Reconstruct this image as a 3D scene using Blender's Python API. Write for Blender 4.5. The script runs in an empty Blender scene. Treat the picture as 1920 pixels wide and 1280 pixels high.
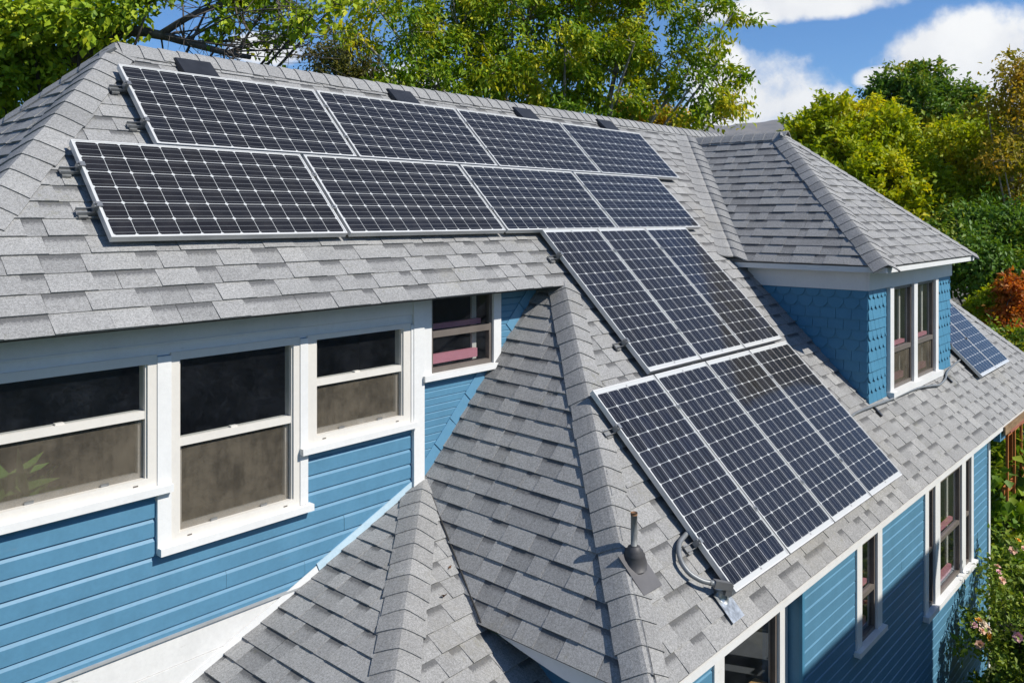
import bpy, math, random
import numpy as np
from mathutils import Vector

sc = bpy.context.scene
COL = sc.collection
R = math.radians

# ------------------------------------------------------------------ camera
YAW = 0.8407
cam_d = bpy.data.cameras.new("camera")
cam = bpy.data.objects.new("camera", cam_d)
COL.objects.link(cam)
cam.location = (0, 0, 0)
cam.rotation_euler = (R(90), 0, -YAW)
cam_d.sensor_width = 36
cam_d.lens = 29.62
cam_d.shift_y = -0.1214
cam_d.clip_start = 0.05
cam_d.clip_end = 9000
sc.camera = cam

# ------------------------------------------------------------------ sun, sky, exposure
SUN = Vector((0.43, -1.0, 1.05)).normalized()       # towards the sun
sun_d = bpy.data.lights.new("sun", "SUN")
sun_d.energy = 5.0
sun_d.angle = R(0.5)
sun_d.color = (1.0, 0.955, 0.88)
sun = bpy.data.objects.new("sun", sun_d)
COL.objects.link(sun)
sun.location = (10, -10, 20)
sun.rotation_euler = SUN.to_track_quat('Z', 'Y').to_euler()

sc.view_settings.view_transform = 'Standard'
sc.view_settings.look = 'None'
sc.view_settings.gamma = 1
sc.view_settings.exposure = 0.22

world = bpy.data.worlds.new("World")
sc.world = world
world.use_nodes = True


class NT:
    """tiny node helper"""
    def __init__(self, tree):
        self.t = tree
        self.n = tree.nodes
        self.l = tree.links

    def new(self, typ, **kw):
        nd = self.n.new(typ)
        for k, v in kw.items():
            setattr(nd, k, v)
        return nd

    def put(self, sock, val):
        if isinstance(val, bpy.types.NodeSocket):
            self.l.new(val, sock)
        else:
            sock.default_value = val

    def math(self, op, a, b=0.0, c=None, clamp=False):
        nd = self.new('ShaderNodeMath', operation=op, use_clamp=clamp)
        self.put(nd.inputs[0], a)
        self.put(nd.inputs[1], b)
        if c is not None:
            self.put(nd.inputs[2], c)
        return nd.outputs[0]

    def smooth(self, v, lo, hi, a=0.0, b=1.0):
        nd = self.new('ShaderNodeMapRange', interpolation_type='SMOOTHSTEP')
        self.put(nd.inputs[0], v)
        nd.inputs[1].default_value = lo
        nd.inputs[2].default_value = hi
        nd.inputs[3].default_value = a
        nd.inputs[4].default_value = b
        return nd.outputs[0]

    def mix(self, f, a, b, typ='MIX'):
        nd = self.new('ShaderNodeMix', data_type='RGBA', blend_type=typ)
        self.put(nd.inputs[0], f)
        self.put(nd.inputs[6], a)
        self.put(nd.inputs[7], b)
        return nd.outputs[2]

    def noise(self, vec, scale, detail=2.0, rough=0.55, out=0):
        nd = self.new('ShaderNodeTexNoise')
        if vec is not None:
            self.l.new(vec, nd.inputs['Vector'])
        nd.inputs['Scale'].default_value = scale
        nd.inputs['Detail'].default_value = detail
        nd.inputs['Roughness'].default_value = rough
        return nd.outputs[out]

    def ramp(self, f, stops):
        nd = self.new('ShaderNodeValToRGB')
        cr = nd.color_ramp
        while len(cr.elements) < len(stops):
            cr.elements.new(0.5)
        for e, (p, c) in zip(cr.elements, stops):
            e.position = p
            e.color = (*c, 1) if len(c) == 3 else c
        self.put(nd.inputs[0], f)
        return nd.outputs[0]


def build_world():
    T = NT(world.node_tree)
    T.n.clear()
    out = T.new('ShaderNodeOutputWorld')
    bg = T.new('ShaderNodeBackground')
    T.l.new(bg.outputs[0], out.inputs[0])
    sky = T.new('ShaderNodeTexSky', sky_type='NISHITA')
    sky.sun_disc = False
    sky.sun_elevation = math.asin(SUN.z)
    sky.sun_rotation = math.atan2(SUN.x, SUN.y)
    sky.altitude = 900
    sky.air_density = 1.0
    sky.dust_density = 0.4
    sky.ozone_density = 2.5
    tc = T.new('ShaderNodeTexCoord')
    d = tc.outputs['Generated']
    sep = T.new('ShaderNodeSeparateXYZ')
    T.l.new(d, sep.inputs[0])
    az = T.math('ARCTAN2', sep.outputs[0], sep.outputs[1])
    el = T.math('ARCSINE', sep.outputs[2])
    n1 = T.noise(d, 11.0, 9.0, 0.60)
    n2 = T.noise(d, 2.6, 4.0, 0.6)
    # cumulus banks: azimuth, elevation, half widths (radians)
    banks = [(1.120, 0.130, 0.085, 0.060), (1.085, 0.152, 0.05, 0.045), (1.175, 0.118, 0.05, 0.035),
             (1.345, 0.165, 0.095, 0.048), (1.42, 0.14, 0.10, 0.060), (1.265, 0.150, 0.035, 0.016),
             (1.165, 0.232, 0.11, 0.018), (1.14, 0.080, 0.15, 0.028), (1.40, 0.09, 0.16, 0.040),
             (0.70, 0.16, 0.10, 0.02), (0.56, 0.19, 0.05, 0.02),
             (2.2, 0.25, 0.4, 0.08), (-0.6, 0.3, 0.5, 0.07), (3.0, 0.2, 0.3, 0.07), (-2.2, 0.22, 0.5, 0.08)]
    m = None
    for (a, e, ra, re) in banks:
        da = T.math('DIVIDE', T.math('SUBTRACT', az, a), ra)
        de = T.math('DIVIDE', T.math('SUBTRACT', el, e), re)
        r2 = T.math('ADD', T.math('MULTIPLY', da, da), T.math('MULTIPLY', de, de))
        v = T.math('SUBTRACT', 1.0, r2)
        m = v if m is None else T.math('MAXIMUM', m, v)
    m = T.math('MAXIMUM', m, -1.2)
    nn = T.math('MULTIPLY', T.math('SUBTRACT', n1, 0.5), 3.4)
    cov = T.math('ADD', m, nn)
    mask = T.smooth(cov, -0.10, 0.75)
    up = T.smooth(el, -0.02, 0.03)
    mask = T.math('MULTIPLY', mask, up)
    shade = T.smooth(T.math('ADD', n2, T.math('MULTIPLY', n1, 0.6)), 0.55, 0.98)
    ccol = T.mix(shade, (7.9, 8.1, 8.7, 1), (11.2, 11.2, 11.0, 1))
    skyc = T.mix(1.0, sky.outputs[0], (0.60, 1.03, 1.44, 1), 'MULTIPLY')
    col = T.mix(T.math('MULTIPLY', mask, 0.96), skyc, ccol)
    T.l.new(col, bg.inputs[0])
    bg.inputs[1].default_value = 0.08


build_world()

# ------------------------------------------------------------------ materials
MATS = {}


def material(name, fn):
    if name in MATS:
        return MATS[name]
    m = bpy.data.materials.new(name)
    m.use_nodes = True
    T = NT(m.node_tree)
    T.n.clear()
    out = T.new('ShaderNodeOutputMaterial')
    fn(T, out)
    MATS[name] = m
    return m


def principled(T, out, col, rough=0.6, metal=0.0, spec=0.5, bump=None, bstr=0.2, bdist=0.01):
    p = T.new('ShaderNodeBsdfPrincipled')
    T.put(p.inputs['Base Color'], col)
    T.put(p.inputs['Roughness'], rough)
    p.inputs['Metallic'].default_value = metal
    p.inputs['Specular IOR Level'].default_value = spec
    if bump is not None:
        b = T.new('ShaderNodeBump')
        b.inputs['Strength'].default_value = bstr
        b.inputs['Distance'].default_value = bdist
        T.l.new(bump, b.inputs['Height'])
        T.l.new(b.outputs[0], p.inputs['Normal'])
    T.l.new(p.outputs[0], out.inputs[0])
    return p


def obj_co(T):
    return T.new('ShaderNodeTexCoord').outputs['Object']


def m_paint(name, rgb, rough=0.5, wear=0.15, spec=0.4, flake=0.0):
    def fn(T, out):
        co = obj_co(T)
        n = T.noise(co, 3.0, 5.0, 0.6)
        n2 = T.noise(co, 40.0, 3.0, 0.6)
        mp = T.new('ShaderNodeMapping')
        mp.inputs['Scale'].default_value = (9, 9, 0.7)
        T.l.new(co, mp.inputs[0])
        st = T.noise(mp.outputs[0], 1.0, 4.0, 0.65)
        c0 = tuple(x * (1 - wear) for x in rgb) + (1,)
        c1 = tuple(min(1, x * (1 + wear * 0.6)) for x in rgb) + (1,)
        f = T.math('ADD', T.math('MULTIPLY', n, 0.5), T.math('ADD', T.math('MULTIPLY', n2, 0.25), T.math('MULTIPLY', st, 0.25)))
        c = T.mix(T.smooth(f, 0.34, 0.66), c0, c1)
        grime = T.smooth(T.math('ADD', T.math('MULTIPLY', st, 0.6), T.math('MULTIPLY', n, 0.4)), 0.55, 0.72)
        c = T.mix(T.math('MULTIPLY', grime, 0.5 * wear + 0.05), c, (0.20, 0.19, 0.17, 1))
        if flake:
            mp2 = T.new('ShaderNodeMapping')
            mp2.inputs['Scale'].default_value = (5, 5, 24)
            T.l.new(co, mp2.inputs[0])
            fl = T.noise(mp2.outputs[0], 1.0, 8.0, 0.72)
            fm = T.smooth(fl, 0.655, 0.70)
            c = T.mix(T.math('MULTIPLY', fm, flake), c, (0.30, 0.28, 0.25, 1))
        principled(T, out, c, rough, 0, spec, n2, 0.15, 0.004)
    return material(name, fn)


def m_shingle():
    def fn(T, out):
        uv = T.new('ShaderNodeUVMap', uv_map='UVMap')
        s = T.new('ShaderNodeSeparateXYZ')
        T.l.new(uv.outputs[0], s.inputs[0])
        tone, band = s.outputs[0], s.outputs[1]
        co = obj_co(T)
        g1 = T.noise(co, 300.0, 2.0, 0.7)
        g2 = T.noise(co, 75.0, 3.0, 0.75)
        g3 = T.noise(co, 26.0, 3.0, 0.7)
        big = T.noise(co, 1.3, 4.0, 0.6)
        base = T.ramp(tone, [(0.0, (0.225, 0.224, 0.220)), (0.45, (0.268, 0.266, 0.260)), (1.0, (0.318, 0.315, 0.306))])
        sp = T.math('ADD', T.math('MULTIPLY', g1, 0.55), T.math('MULTIPLY', g2, 0.45))
        spk = T.smooth(sp, 0.36, 0.64, 0.60, 1.36)
        comb = T.new('ShaderNodeCombineXYZ')
        for i in range(3):
            T.l.new(spk, comb.inputs[i])
        c = T.mix(1.0, base, comb.outputs[0], 'MULTIPLY')
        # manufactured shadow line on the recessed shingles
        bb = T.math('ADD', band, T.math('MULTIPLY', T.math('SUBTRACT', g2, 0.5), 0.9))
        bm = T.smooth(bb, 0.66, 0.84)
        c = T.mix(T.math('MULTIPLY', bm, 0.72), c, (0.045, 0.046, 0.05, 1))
        # weathering
        blot = T.smooth(T.noise(co, 6.5, 5.0, 0.65), 0.3, 0.7)
        c = T.mix(T.math('MULTIPLY', blot, 0.16), c, (0.13, 0.13, 0.13, 1))
        moss = T.smooth(T.math('ADD', T.math('MULTIPLY', T.noise(co, 2.1, 3.0, 0.6), 0.6), T.math('MULTIPLY', g3, 0.4)), 0.585, 0.68)
        c = T.mix(T.math('MULTIPLY', moss, 0.30), c, (0.16, 0.155, 0.085, 1))
        w = T.smooth(T.math('ADD', big, T.math('MULTIPLY', T.math('SUBTRACT', g3, 0.5), 0.35)), 0.55, 0.8)
        c = T.mix(T.math('MULTIPLY', w, 0.28), c, (0.25, 0.23, 0.18, 1))
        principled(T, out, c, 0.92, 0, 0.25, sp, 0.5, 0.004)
    return material("asphalt_shingle", fn)


def m_flat(name, rgb, rough=0.6, metal=0.0, spec=0.5, var=0.12, scale=6.0):
    def fn(T, out):
        co = obj_co(T)
        n = T.noise(co, scale, 4.0, 0.6)
        c = T.mix(T.smooth(n, 0.3, 0.7), tuple(x * (1 - var) for x in rgb) + (1,), tuple(min(1, x * (1 + var)) for x in rgb) + (1,))
        principled(T, out, c, rough, metal, spec)
    return material(name, fn)


def m_cells(name, nu, nv, blue):
    """solar cells: UV counts cells; white gaps, clipped corners, bus bars along u"""
    def fn(T, out):
        uv = T.new('ShaderNodeUVMap', uv_map='UVMap')
        s = T.new('ShaderNodeSeparateXYZ')
        T.l.new(uv.outputs[0], s.inputs[0])
        u, v = s.outputs[0], s.outputs[1]
        fu, fv = T.math('FRACT', u), T.math('FRACT', v)
        du = T.math('MINIMUM', fu, T.math('SUBTRACT', 1.0, fu))
        dv = T.math('MINIMUM', fv, T.math('SUBTRACT', 1.0, fv))
        gap = T.math('MAXIMUM', T.math('LESS_THAN', du, 0.0105), T.math('LESS_THAN', dv, 0.0155))
        corner = T.math('LESS_THAN', T.math('ADD', du, dv), 0.11)
        bars = None
        for b in (0.17, 0.5, 0.83):
            k = T.math('LESS_THAN', T.math('ABSOLUTE', T.math('SUBTRACT', fv, b)), 0.0105)
            bars = k if bars is None else T.math('MAXIMUM', bars, k)
        white = T.math('MAXIMUM', gap, corner)
        inside = T.math('MULTIPLY', T.math('MULTIPLY', T.math('GREATER_THAN', u, 0.0), T.math('LESS_THAN', u, float(nu))),
                        T.math('MULTIPLY', T.math('GREATER_THAN', v, 0.0), T.math('LESS_THAN', v, float(nv))))
        white = T.math('MAXIMUM', white, T.math('SUBTRACT', 1.0, inside))
        wn = T.new('ShaderNodeTexWhiteNoise', noise_dimensions='3D')
        cmb = T.new('ShaderNodeCombineXYZ')
        T.l.new(T.math('FLOOR', u), cmb.inputs[0])
        T.l.new(T.math('FLOOR', v), cmb.inputs[1])
        oi = T.new('ShaderNodeObjectInfo')
        T.l.new(oi.outputs['Random'], cmb.inputs[2])
        T.l.new(cmb.outputs[0], wn.inputs[0])
        cell = T.mix(wn.outputs[0], (0.011, 0.011, 0.013, 1), blue)
        cell = T.mix(T.math('MULTIPLY', oi.outputs['Random'], 0.6), cell, (0.016, 0.014, 0.012, 1))  # brownish reflected sheen put into the cell colour, differing per panel
        c = T.mix(bars, cell, (0.15, 0.155, 0.16, 1))
        c = T.mix(white, c, (0.50, 0.51, 0.50, 1))
        co = obj_co(T)
        dust = T.noise(co, 9.0, 6.0, 0.7)
        c = T.mix(T.smooth(dust, 0.35, 0.8, 0.0, 0.035), c, (0.33, 0.30, 0.26, 1))
        p = principled(T, out, c, T.smooth(dust, 0.3, 0.8, 0.07, 0.20), 0, 0.30)
    return material(name, fn)


def m_glass(name, tint=(0.50, 0.54, 0.55)):
    def fn(T, out):
        lw = T.new('ShaderNodeLayerWeight')
        fres = T.math('ADD', 0.045, T.math('MULTIPLY', 0.955, T.math('POWER', lw.outputs['Facing'], 5.0)))
        lw.inputs[0].default_value = 0.5
        tr = T.new('ShaderNodeBsdfTransparent')
        tr.inputs[0].default_value = (*tint, 1)
        gl = T.new('ShaderNodeBsdfGlossy')
        gl.inputs[0].default_value = (0.85, 0.9, 0.95, 1)
        gl.inputs[1].default_value = 0.03
        co = obj_co(T)
        n = T.noise(co, 1.6, 2.0)
        b = T.new('ShaderNodeBump')
        b.inputs['Strength'].default_value = 0.06
        b.inputs['Distance'].default_value = 0.02
        T.l.new(n, b.inputs['Height'])
        T.l.new(b.outputs[0], gl.inputs['Normal'])
        ms = T.new('ShaderNodeMixShader')
        T.l.new(fres, ms.inputs[0])
        T.l.new(tr.outputs[0], ms.inputs[1])
        T.l.new(gl.outputs[0], ms.inputs[2])
        # thin film of dust
        df = T.new('ShaderNodeBsdfDiffuse')
        df.inputs[0].default_value = (0.27, 0.30, 0.36, 1)
        m2 = T.new('ShaderNodeMixShader')
        T.l.new(T.smooth(T.math('ADD', T.math('MULTIPLY', T.noise(co, 4.0, 7.0, 0.75), 0.6), T.math('MULTIPLY', T.noise(co, 60.0, 3.0, 0.8), 0.4)), 0.38, 0.72, 0.006, 0.05), m2.inputs[0])
        T.l.new(ms.outputs[0], m2.inputs[1])
        T.l.new(df.outputs[0], m2.inputs[2])
        T.l.new(m2.outputs[0], out.inputs[0])
    return material(name, fn)


def m_screen():
    def fn(T, out):
        co = obj_co(T)
        mp = T.new('ShaderNodeMapping')
        mp.inputs['Scale'].default_value = (22, 22, 2.2)
        T.l.new(co, mp.inputs[0])
        n = T.math('ADD', T.math('MULTIPLY', T.noise(mp.outputs[0], 1.0, 5.0, 0.7), 0.22), T.math('MULTIPLY', T.noise(co, 2.6, 6.0, 0.7), 0.78))
        n = T.smooth(n, 0.30, 0.70)
        wv = T.noise(co, 320.0, 1.0, 0.5)
        tr = T.new('ShaderNodeBsdfTransparent')
        df = T.new('ShaderNodeBsdfDiffuse')
        T.l.new(T.mix(n, (0.092, 0.080, 0.062, 1), (0.185, 0.158, 0.118, 1)), df.inputs[0])
        ms = T.new('ShaderNodeMixShader')
        T.l.new(T.smooth(T.math('ADD', T.math('MULTIPLY', n, 0.4), T.math('MULTIPLY', wv, 0.6)), 0.3, 0.7, 0.40, 0.62), ms.inputs[0])
        T.l.new(tr.outputs[0], ms.inputs[1])
        T.l.new(df.outputs[0], ms.inputs[2])
        T.l.new(ms.outputs[0], out.inputs[0])
    return material("insect_screen", fn)


def m_leaf(name, stops, trans=0.35, patch=0.55, pscale=0.9, shift=None):
    """stops: colour ramp of the leaf colours; patches of clusters lean to one end of it"""
    def fn(T, out):
        geo = T.new('ShaderNodeNewGeometry')
        rnd = geo.outputs['Random Per Island']
        co = obj_co(T)
        n = T.noise(co, pscale, 3.0, 0.6)
        f = T.math('ADD', T.math('MULTIPLY', rnd, 1 - patch), T.math('MULTIPLY', T.smooth(n, 0.30, 0.72), patch))
        c = T.ramp(f, stops)
        df = T.new('ShaderNodeBsdfPrincipled')
        T.l.new(c, df.inputs['Base Color'])
        df.inputs['Roughness'].default_value = 0.55
        df.inputs['Specular IOR Level'].default_value = 0.28
        tl = T.new('ShaderNodeBsdfTranslucent')
        T.l.new(T.mix(1.0, c, (1.25, 1.15, 0.5, 1), 'MULTIPLY'), tl.inputs[0])
        ms = T.new('ShaderNodeMixShader')
        ms.inputs[0].default_value = trans
        T.l.new(df.outputs[0], ms.inputs[1])
        T.l.new(tl.outputs[0], ms.inputs[2])
        T.l.new(ms.outputs[0], out.inputs[0])
    return material(name, fn)


def m_wood(name, c0, c1, sc_=(2, 30, 30), rough=0.75):
    def fn(T, out):
        co = obj_co(T)
        mp = T.new('ShaderNodeMapping')
        mp.inputs['Scale'].default_value = sc_
        T.l.new(co, mp.inputs[0])
        n = T.noise(mp.outputs[0], 1.0, 5.0, 0.65)
        c = T.mix(T.smooth(n, 0.3, 0.7), (*c0, 1), (*c1, 1))
        principled(T, out, c, rough, 0, 0.3, n, 0.3, 0.004)
    return material(name, fn)


SHINGLE = m_shingle()
UNDER = m_flat("roof_underlay", (0.045, 0.043, 0.040), 0.95, var=0.3)
BLUE = m_paint("blue_house_paint", (0.086, 0.222, 0.338), 0.5, 0.11, 0.35, 0.12)
BLUE_D = m_paint("blue_shake_paint", (0.062, 0.215, 0.340), 0.5, 0.08)
LBLUE = m_paint("pale_blue_flashing", (0.46, 0.60, 0.68), 0.42, 0.10)
WHITE = m_paint("white_trim_paint", (0.70, 0.70, 0.685), 0.5, 0.07, 0.35, 0.30)
WEATHERED = m_paint("weathered_white_paint", (0.66, 0.655, 0.635), 0.6, 0.10, 0.3, 0.55)
IVORY = m_paint("ivory_vinyl", (0.66, 0.63, 0.575), 0.4, 0.05)
SOFFIT = m_paint("white_soffit_paint", (0.70, 0.70, 0.70), 0.6, 0.06)
BRONZE = m_flat("bronze_storm_frame", (0.135, 0.115, 0.10), 0.5, 0.0, 0.4)
PINK = m_paint("pink_sash_paint", (0.56, 0.22, 0.27), 0.5, 0.06)
ALU = m_flat("aluminium_frame", (0.60, 0.595, 0.575), 0.42, 0.25, 0.5, 0.05)
ALU_D = m_flat("clamp_metal", (0.28, 0.285, 0.285), 0.38, 0.7, 0.5, 0.15, 30)
CELL_U = m_cells("mono_cells_grey", 12, 6, (0.017, 0.018, 0.023, 1))
CELL_P = m_cells("mono_cells_blue", 12, 6, (0.014, 0.016, 0.026, 1))
GLASS = m_glass("window_glass", (0.78, 0.81, 0.81))
SCREEN = m_screen()
DARK = m_flat("dark_room", (0.075, 0.078, 0.088), 0.9)
ROOMWALL = m_flat("room_wall", (0.16, 0.145, 0.125), 0.9)
FLOORW = m_wood("room_floor", (0.14, 0.085, 0.045), (0.24, 0.15, 0.085), (14, 2, 2))
VENTM = m_flat("black_vent_plastic", (0.020, 0.021, 0.024), 0.45, 0, 0.4, 0.2, 12)
RUBBER = m_flat("grey_rubber_boot", (0.060, 0.058, 0.060), 0.55, 0, 0.4)
LEAD = m_flat("grey_flashing", (0.095, 0.092, 0.095), 0.5, 0, 0.4)
GALV = m_flat("galvanised_steel", (0.42, 0.44, 0.45), 0.35, 0.75, 0.5, 0.35, 25)
CONDUIT = m_flat("grey_conduit", (0.19, 0.20, 0.205), 0.42, 0.15, 0.5, 0.14, 20)
PIPEM = m_flat("weathered_pipe", (0.20, 0.205, 0.20), 0.6, 0.2, 0.4, 0.25, 18)
RUST = m_flat("rusty_rim", (0.20, 0.10, 0.045), 0.8)
BARK = m_wood("bark", (0.055, 0.045, 0.038), (0.15, 0.13, 0.11), (9, 9, 2.5))
PALEBARK = m_wood("pale_bark", (0.17, 0.15, 0.125), (0.36, 0.33, 0.29), (9, 9, 2.5))
BROWNWOOD = m_wood("weathered_brown_boards", (0.17, 0.105, 0.055), (0.33, 0.22, 0.12), (3, 18, 18))
REDWOOD = m_wood("orange_stained_wood", (0.33, 0.105, 0.028), (0.46, 0.17, 0.05), (14, 14, 3))
REDTRIM = m_paint("red_brown_trim", (0.33, 0.12, 0.085), 0.5)


# ------------------------------------------------------------------ mesh helpers
class MB:
    def __init__(self):
        self.v, self.f, self.uv = [], [], []

    def face(self, pts, uv=None):
        b = len(self.v)
        self.v += [tuple(map(float, p)) for p in pts]
        self.f.append(tuple(range(b, b + len(pts))))
        self.uv.append(uv if uv is not None else [(0.5, -1.0)] * len(pts))

    def box(self, x0, x1, y0, y1, z0, z1):
        if x1 < x0: x0, x1 = x1, x0
        if y1 < y0: y0, y1 = y1, y0
        if z1 < z0: z0, z1 = z1, z0
        self.obox(((x0 + x1) / 2, (y0 + y1) / 2, (z0 + z1) / 2), (1, 0, 0), (0, 1, 0), (0, 0, 1), x1 - x0, y1 - y0, z1 - z0)

    def obox(self, c, a, b, n, la, lb, ln):
        c, a, b, n = (np.asarray(t, float) for t in (c, a, b, n))
        P = lambda i, j, k: c + a * la * i / 2 + b * lb * j / 2 + n * ln * k / 2
        q = [P(-1, -1, -1), P(1, -1, -1), P(1, 1, -1), P(-1, 1, -1), P(-1, -1, 1), P(1, -1, 1), P(1, 1, 1), P(-1, 1, 1)]
        s = len(self.v)
        self.v += [tuple(p) for p in q]
        for f in ((3, 2, 1, 0), (4, 5, 6, 7), (0, 1, 5, 4), (1, 2, 6, 5), (2, 3, 7, 6), (3, 0, 4, 7)):
            self.f.append(tuple(s + i for i in f))
            self.uv.append([(0.5, -1.0)] * 4)

    def tube(self, pts, rad, seg=8, cap=True):
        pts = [np.asarray(p, float) for p in pts]
        if not hasattr(rad, '__len__'):
            rad = [rad] * len(pts)
        s = len(self.v)
        up = np.array([0.13, 0.21, 0.97])
        for i, p in enumerate(pts):
            t = pts[min(i + 1, len(pts) - 1)] - pts[max(i - 1, 0)]
            t = t / (np.linalg.norm(t) + 1e-9)
            a = np.cross(t, up)
            if np.linalg.norm(a) < 0.15:
                a = np.cross(t, (1, 0, 0))
            a /= np.linalg.norm(a)
            b = np.cross(t, a)
            for k in range(seg):
                w = 2 * math.pi * k / seg
                self.v.append(tuple(p + rad[i] * (a * math.cos(w) + b * math.sin(w))))
        for i in range(len(pts) - 1):
            for k in range(seg):
                k2 = (k + 1) % seg
                self.f.append((s + i * seg + k, s + i * seg + k2, s + (i + 1) * seg + k2, s + (i + 1) * seg + k))
                self.uv.append([(0.5, -1.0)] * 4)
        if cap:
            self.f.append(tuple(s + k for k in range(seg)))
            self.uv.append([(0.5, -1.0)] * seg)
            e = s + (len(pts) - 1) * seg
            self.f.append(tuple(e + k for k in reversed(range(seg))))
            self.uv.append([(0.5, -1.0)] * seg)

    def build(self, name, mat, parent=None, smooth=False):
        me = bpy.data.meshes.new(name)
        me.from_pydata(self.v, [], self.f)
        uvl = me.uv_layers.new(name="UVMap")
        flat = [c for f in self.uv for p in f for c in p]
        uvl.data.foreach_set("uv", flat)
        me.materials.append(mat)
        if smooth:
            me.polygons.foreach_set("use_smooth", [True] * len(me.polygons))
        me.update()
        o = bpy.data.objects.new(name, me)
        COL.objects.link(o)
        if parent is not None:
            o.parent = parent
            if parent.type == 'EMPTY' or True:
                # parts are modelled in world space: undo the parent's place
                o.matrix_parent_inverse = WORLD_OF(parent).inverted()
        return o


def WORLD_OF(o):
    from mathutils import Matrix
    m = Matrix.LocRotScale(o.location, o.rotation_euler, o.scale)
    if o.parent is not None:
        m = WORLD_OF(o.parent) @ o.matrix_parent_inverse @ m
    return m


def tag(o, label, cat, group=None, kind=None):
    if label: o['label'] = label
    if cat: o['category'] = cat
    if group: o['group'] = group
    if kind: o['kind'] = kind
    return o


def thing(name, loc, label, cat, group=None):
    o = bpy.data.objects.new(name, None)
    o.empty_display_size = 0.2
    o.location = loc
    COL.objects.link(o)
    return tag(o, label, cat, group)


def clip(poly, f):
    """keep the part of a 2-D polygon where f(p) >= 0"""
    out = []
    for i in range(len(poly)):
        p, q = poly[i], poly[(i + 1) % len(poly)]
        a, b = f(p), f(q)
        if a >= 0:
            out.append(p)
        if (a >= 0) != (b >= 0):
            t = a / (a - b)
            out.append((p[0] + (q[0] - p[0]) * t, p[1] + (q[1] - p[1]) * t))
    return out


def ccw(poly):
    s = sum(poly[i][0] * poly[(i + 1) % len(poly)][1] - poly[(i + 1) % len(poly)][0] * poly[i][1] for i in range(len(poly)))
    return poly if s > 0 else poly[::-1]


def clip_conv(poly, conv):
    for i in range(len(conv)):
        (ax, ay), (bx, by) = conv[i], conv[(i + 1) % len(conv)]
        poly = clip(poly, lambda p: (bx - ax) * (p[1] - ay) - (by - ay) * (p[0] - ax))
        if len(poly) < 3:
            return []
    return poly


def area2(p):
    return abs(sum(p[i][0] * p[(i + 1) % len(p)][1] - p[(i + 1) % len(p)][0] * p[i][1] for i in range(len(p)))) / 2


class Plane:
    def __init__(self, o, u, v):
        self.o, self.u, self.v = (np.asarray(t, float) for t in (o, u, v))
        self.u /= np.linalg.norm(self.u)
        self.v -= self.u * (self.v @ self.u)
        self.v /= np.linalg.norm(self.v)
        self.n = np.cross(self.u, self.v)

    def at(self, a, b, h=0.0):
        return self.o + self.u * a + self.v * b + self.n * h

    def to(self, p):
        d = np.asarray(p, float) - self.o
        return (d @ self.u, d @ self.v)


def shingles(mb, deck, pl, polys, e=0.135, seed=1):
    """laminated shingles laid in courses over convex polygons (plane coordinates)"""
    polys = [ccw(p) for p in polys]
    umin = min(p[0] for q in polys for p in q)
    umax = max(p[0] for q in polys for p in q)
    vmin = min(p[1] for q in polys for p in q)
    vmax = max(p[1] for q in polys for p in q)
    for p in polys:
        deck.face([pl.at(a, b, 0.0) for a, b in p])
        deck.face([pl.at(a, b, -0.012) for a, b in reversed(p)])
        for i in range(len(p)):
            q = p[(i + 1) % len(p)]
            deck.face([pl.at(*p[i], 0.0), pl.at(*p[i], -0.012), pl.at(*q, -0.012), pl.at(*q, 0.0)])
    for k in range(math.floor(vmin / e), math.ceil(vmax / e)):
        rg = random.Random(seed * 7919 + k)
        v0, v1 = k * e, (k + 1) * e
        v0j = v0
        u = umin - 0.6 - rg.random() * 0.9
        raised = rg.random() < 0.5
        run = 0
        while u < umax + 0.1:
            w = rg.uniform(0.10, 0.30) if raised else rg.uniform(0.08, 0.24)
            butt = rg.random() < 0.28
            g0 = 0.0022 if butt else 0.0006
            tone = min(1, max(0, rg.gauss(0.62 if raised else 0.42, 0.20)))
            hl = 0.0125 if raised else 0.0065
            q0 = [(u + g0, v0j), (u + w - 0.0006, v0j), (u + w - 0.0006, v1 + 0.006), (u + g0, v1 + 0.006)]
            for conv in polys:
                q = clip_conv(q0, conv)
                if len(q) < 3 or area2(q) < 1e-5:
                    continue
                H = lambda b: 0.0015 + hl * max(0.0, 1 - (b - v0) / e)
                T3 = [pl.at(a, b, H(b)) for a, b in q]
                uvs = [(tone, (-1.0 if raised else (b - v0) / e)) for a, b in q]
                mb.face(T3, uvs)
                for i in range(len(q)):
                    (a0, b0), (a1, b1) = q[i], q[(i + 1) % len(q)]
                    edge_low = abs(b0 - v0j) < 1e-6 and abs(b1 - v0j) < 1e-6
                    edge_side = raised and abs(a0 - a1) < 1e-6
                    edge_rim = not edge_low and not edge_side and abs(b0 - b1) < 1e-6 and b0 < v1 - 0.01
                    if edge_low or edge_side or edge_rim:
                        mb.face([pl.at(a0, b0, H(b0)), pl.at(a0, b0, -0.002), pl.at(a1, b1, -0.002), pl.at(a1, b1, H(b1))], [(tone * 0.6, -1.0)] * 4)
            u += w
            run += 1
            raised = not raised if rg.random() < 0.86 else raised


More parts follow.
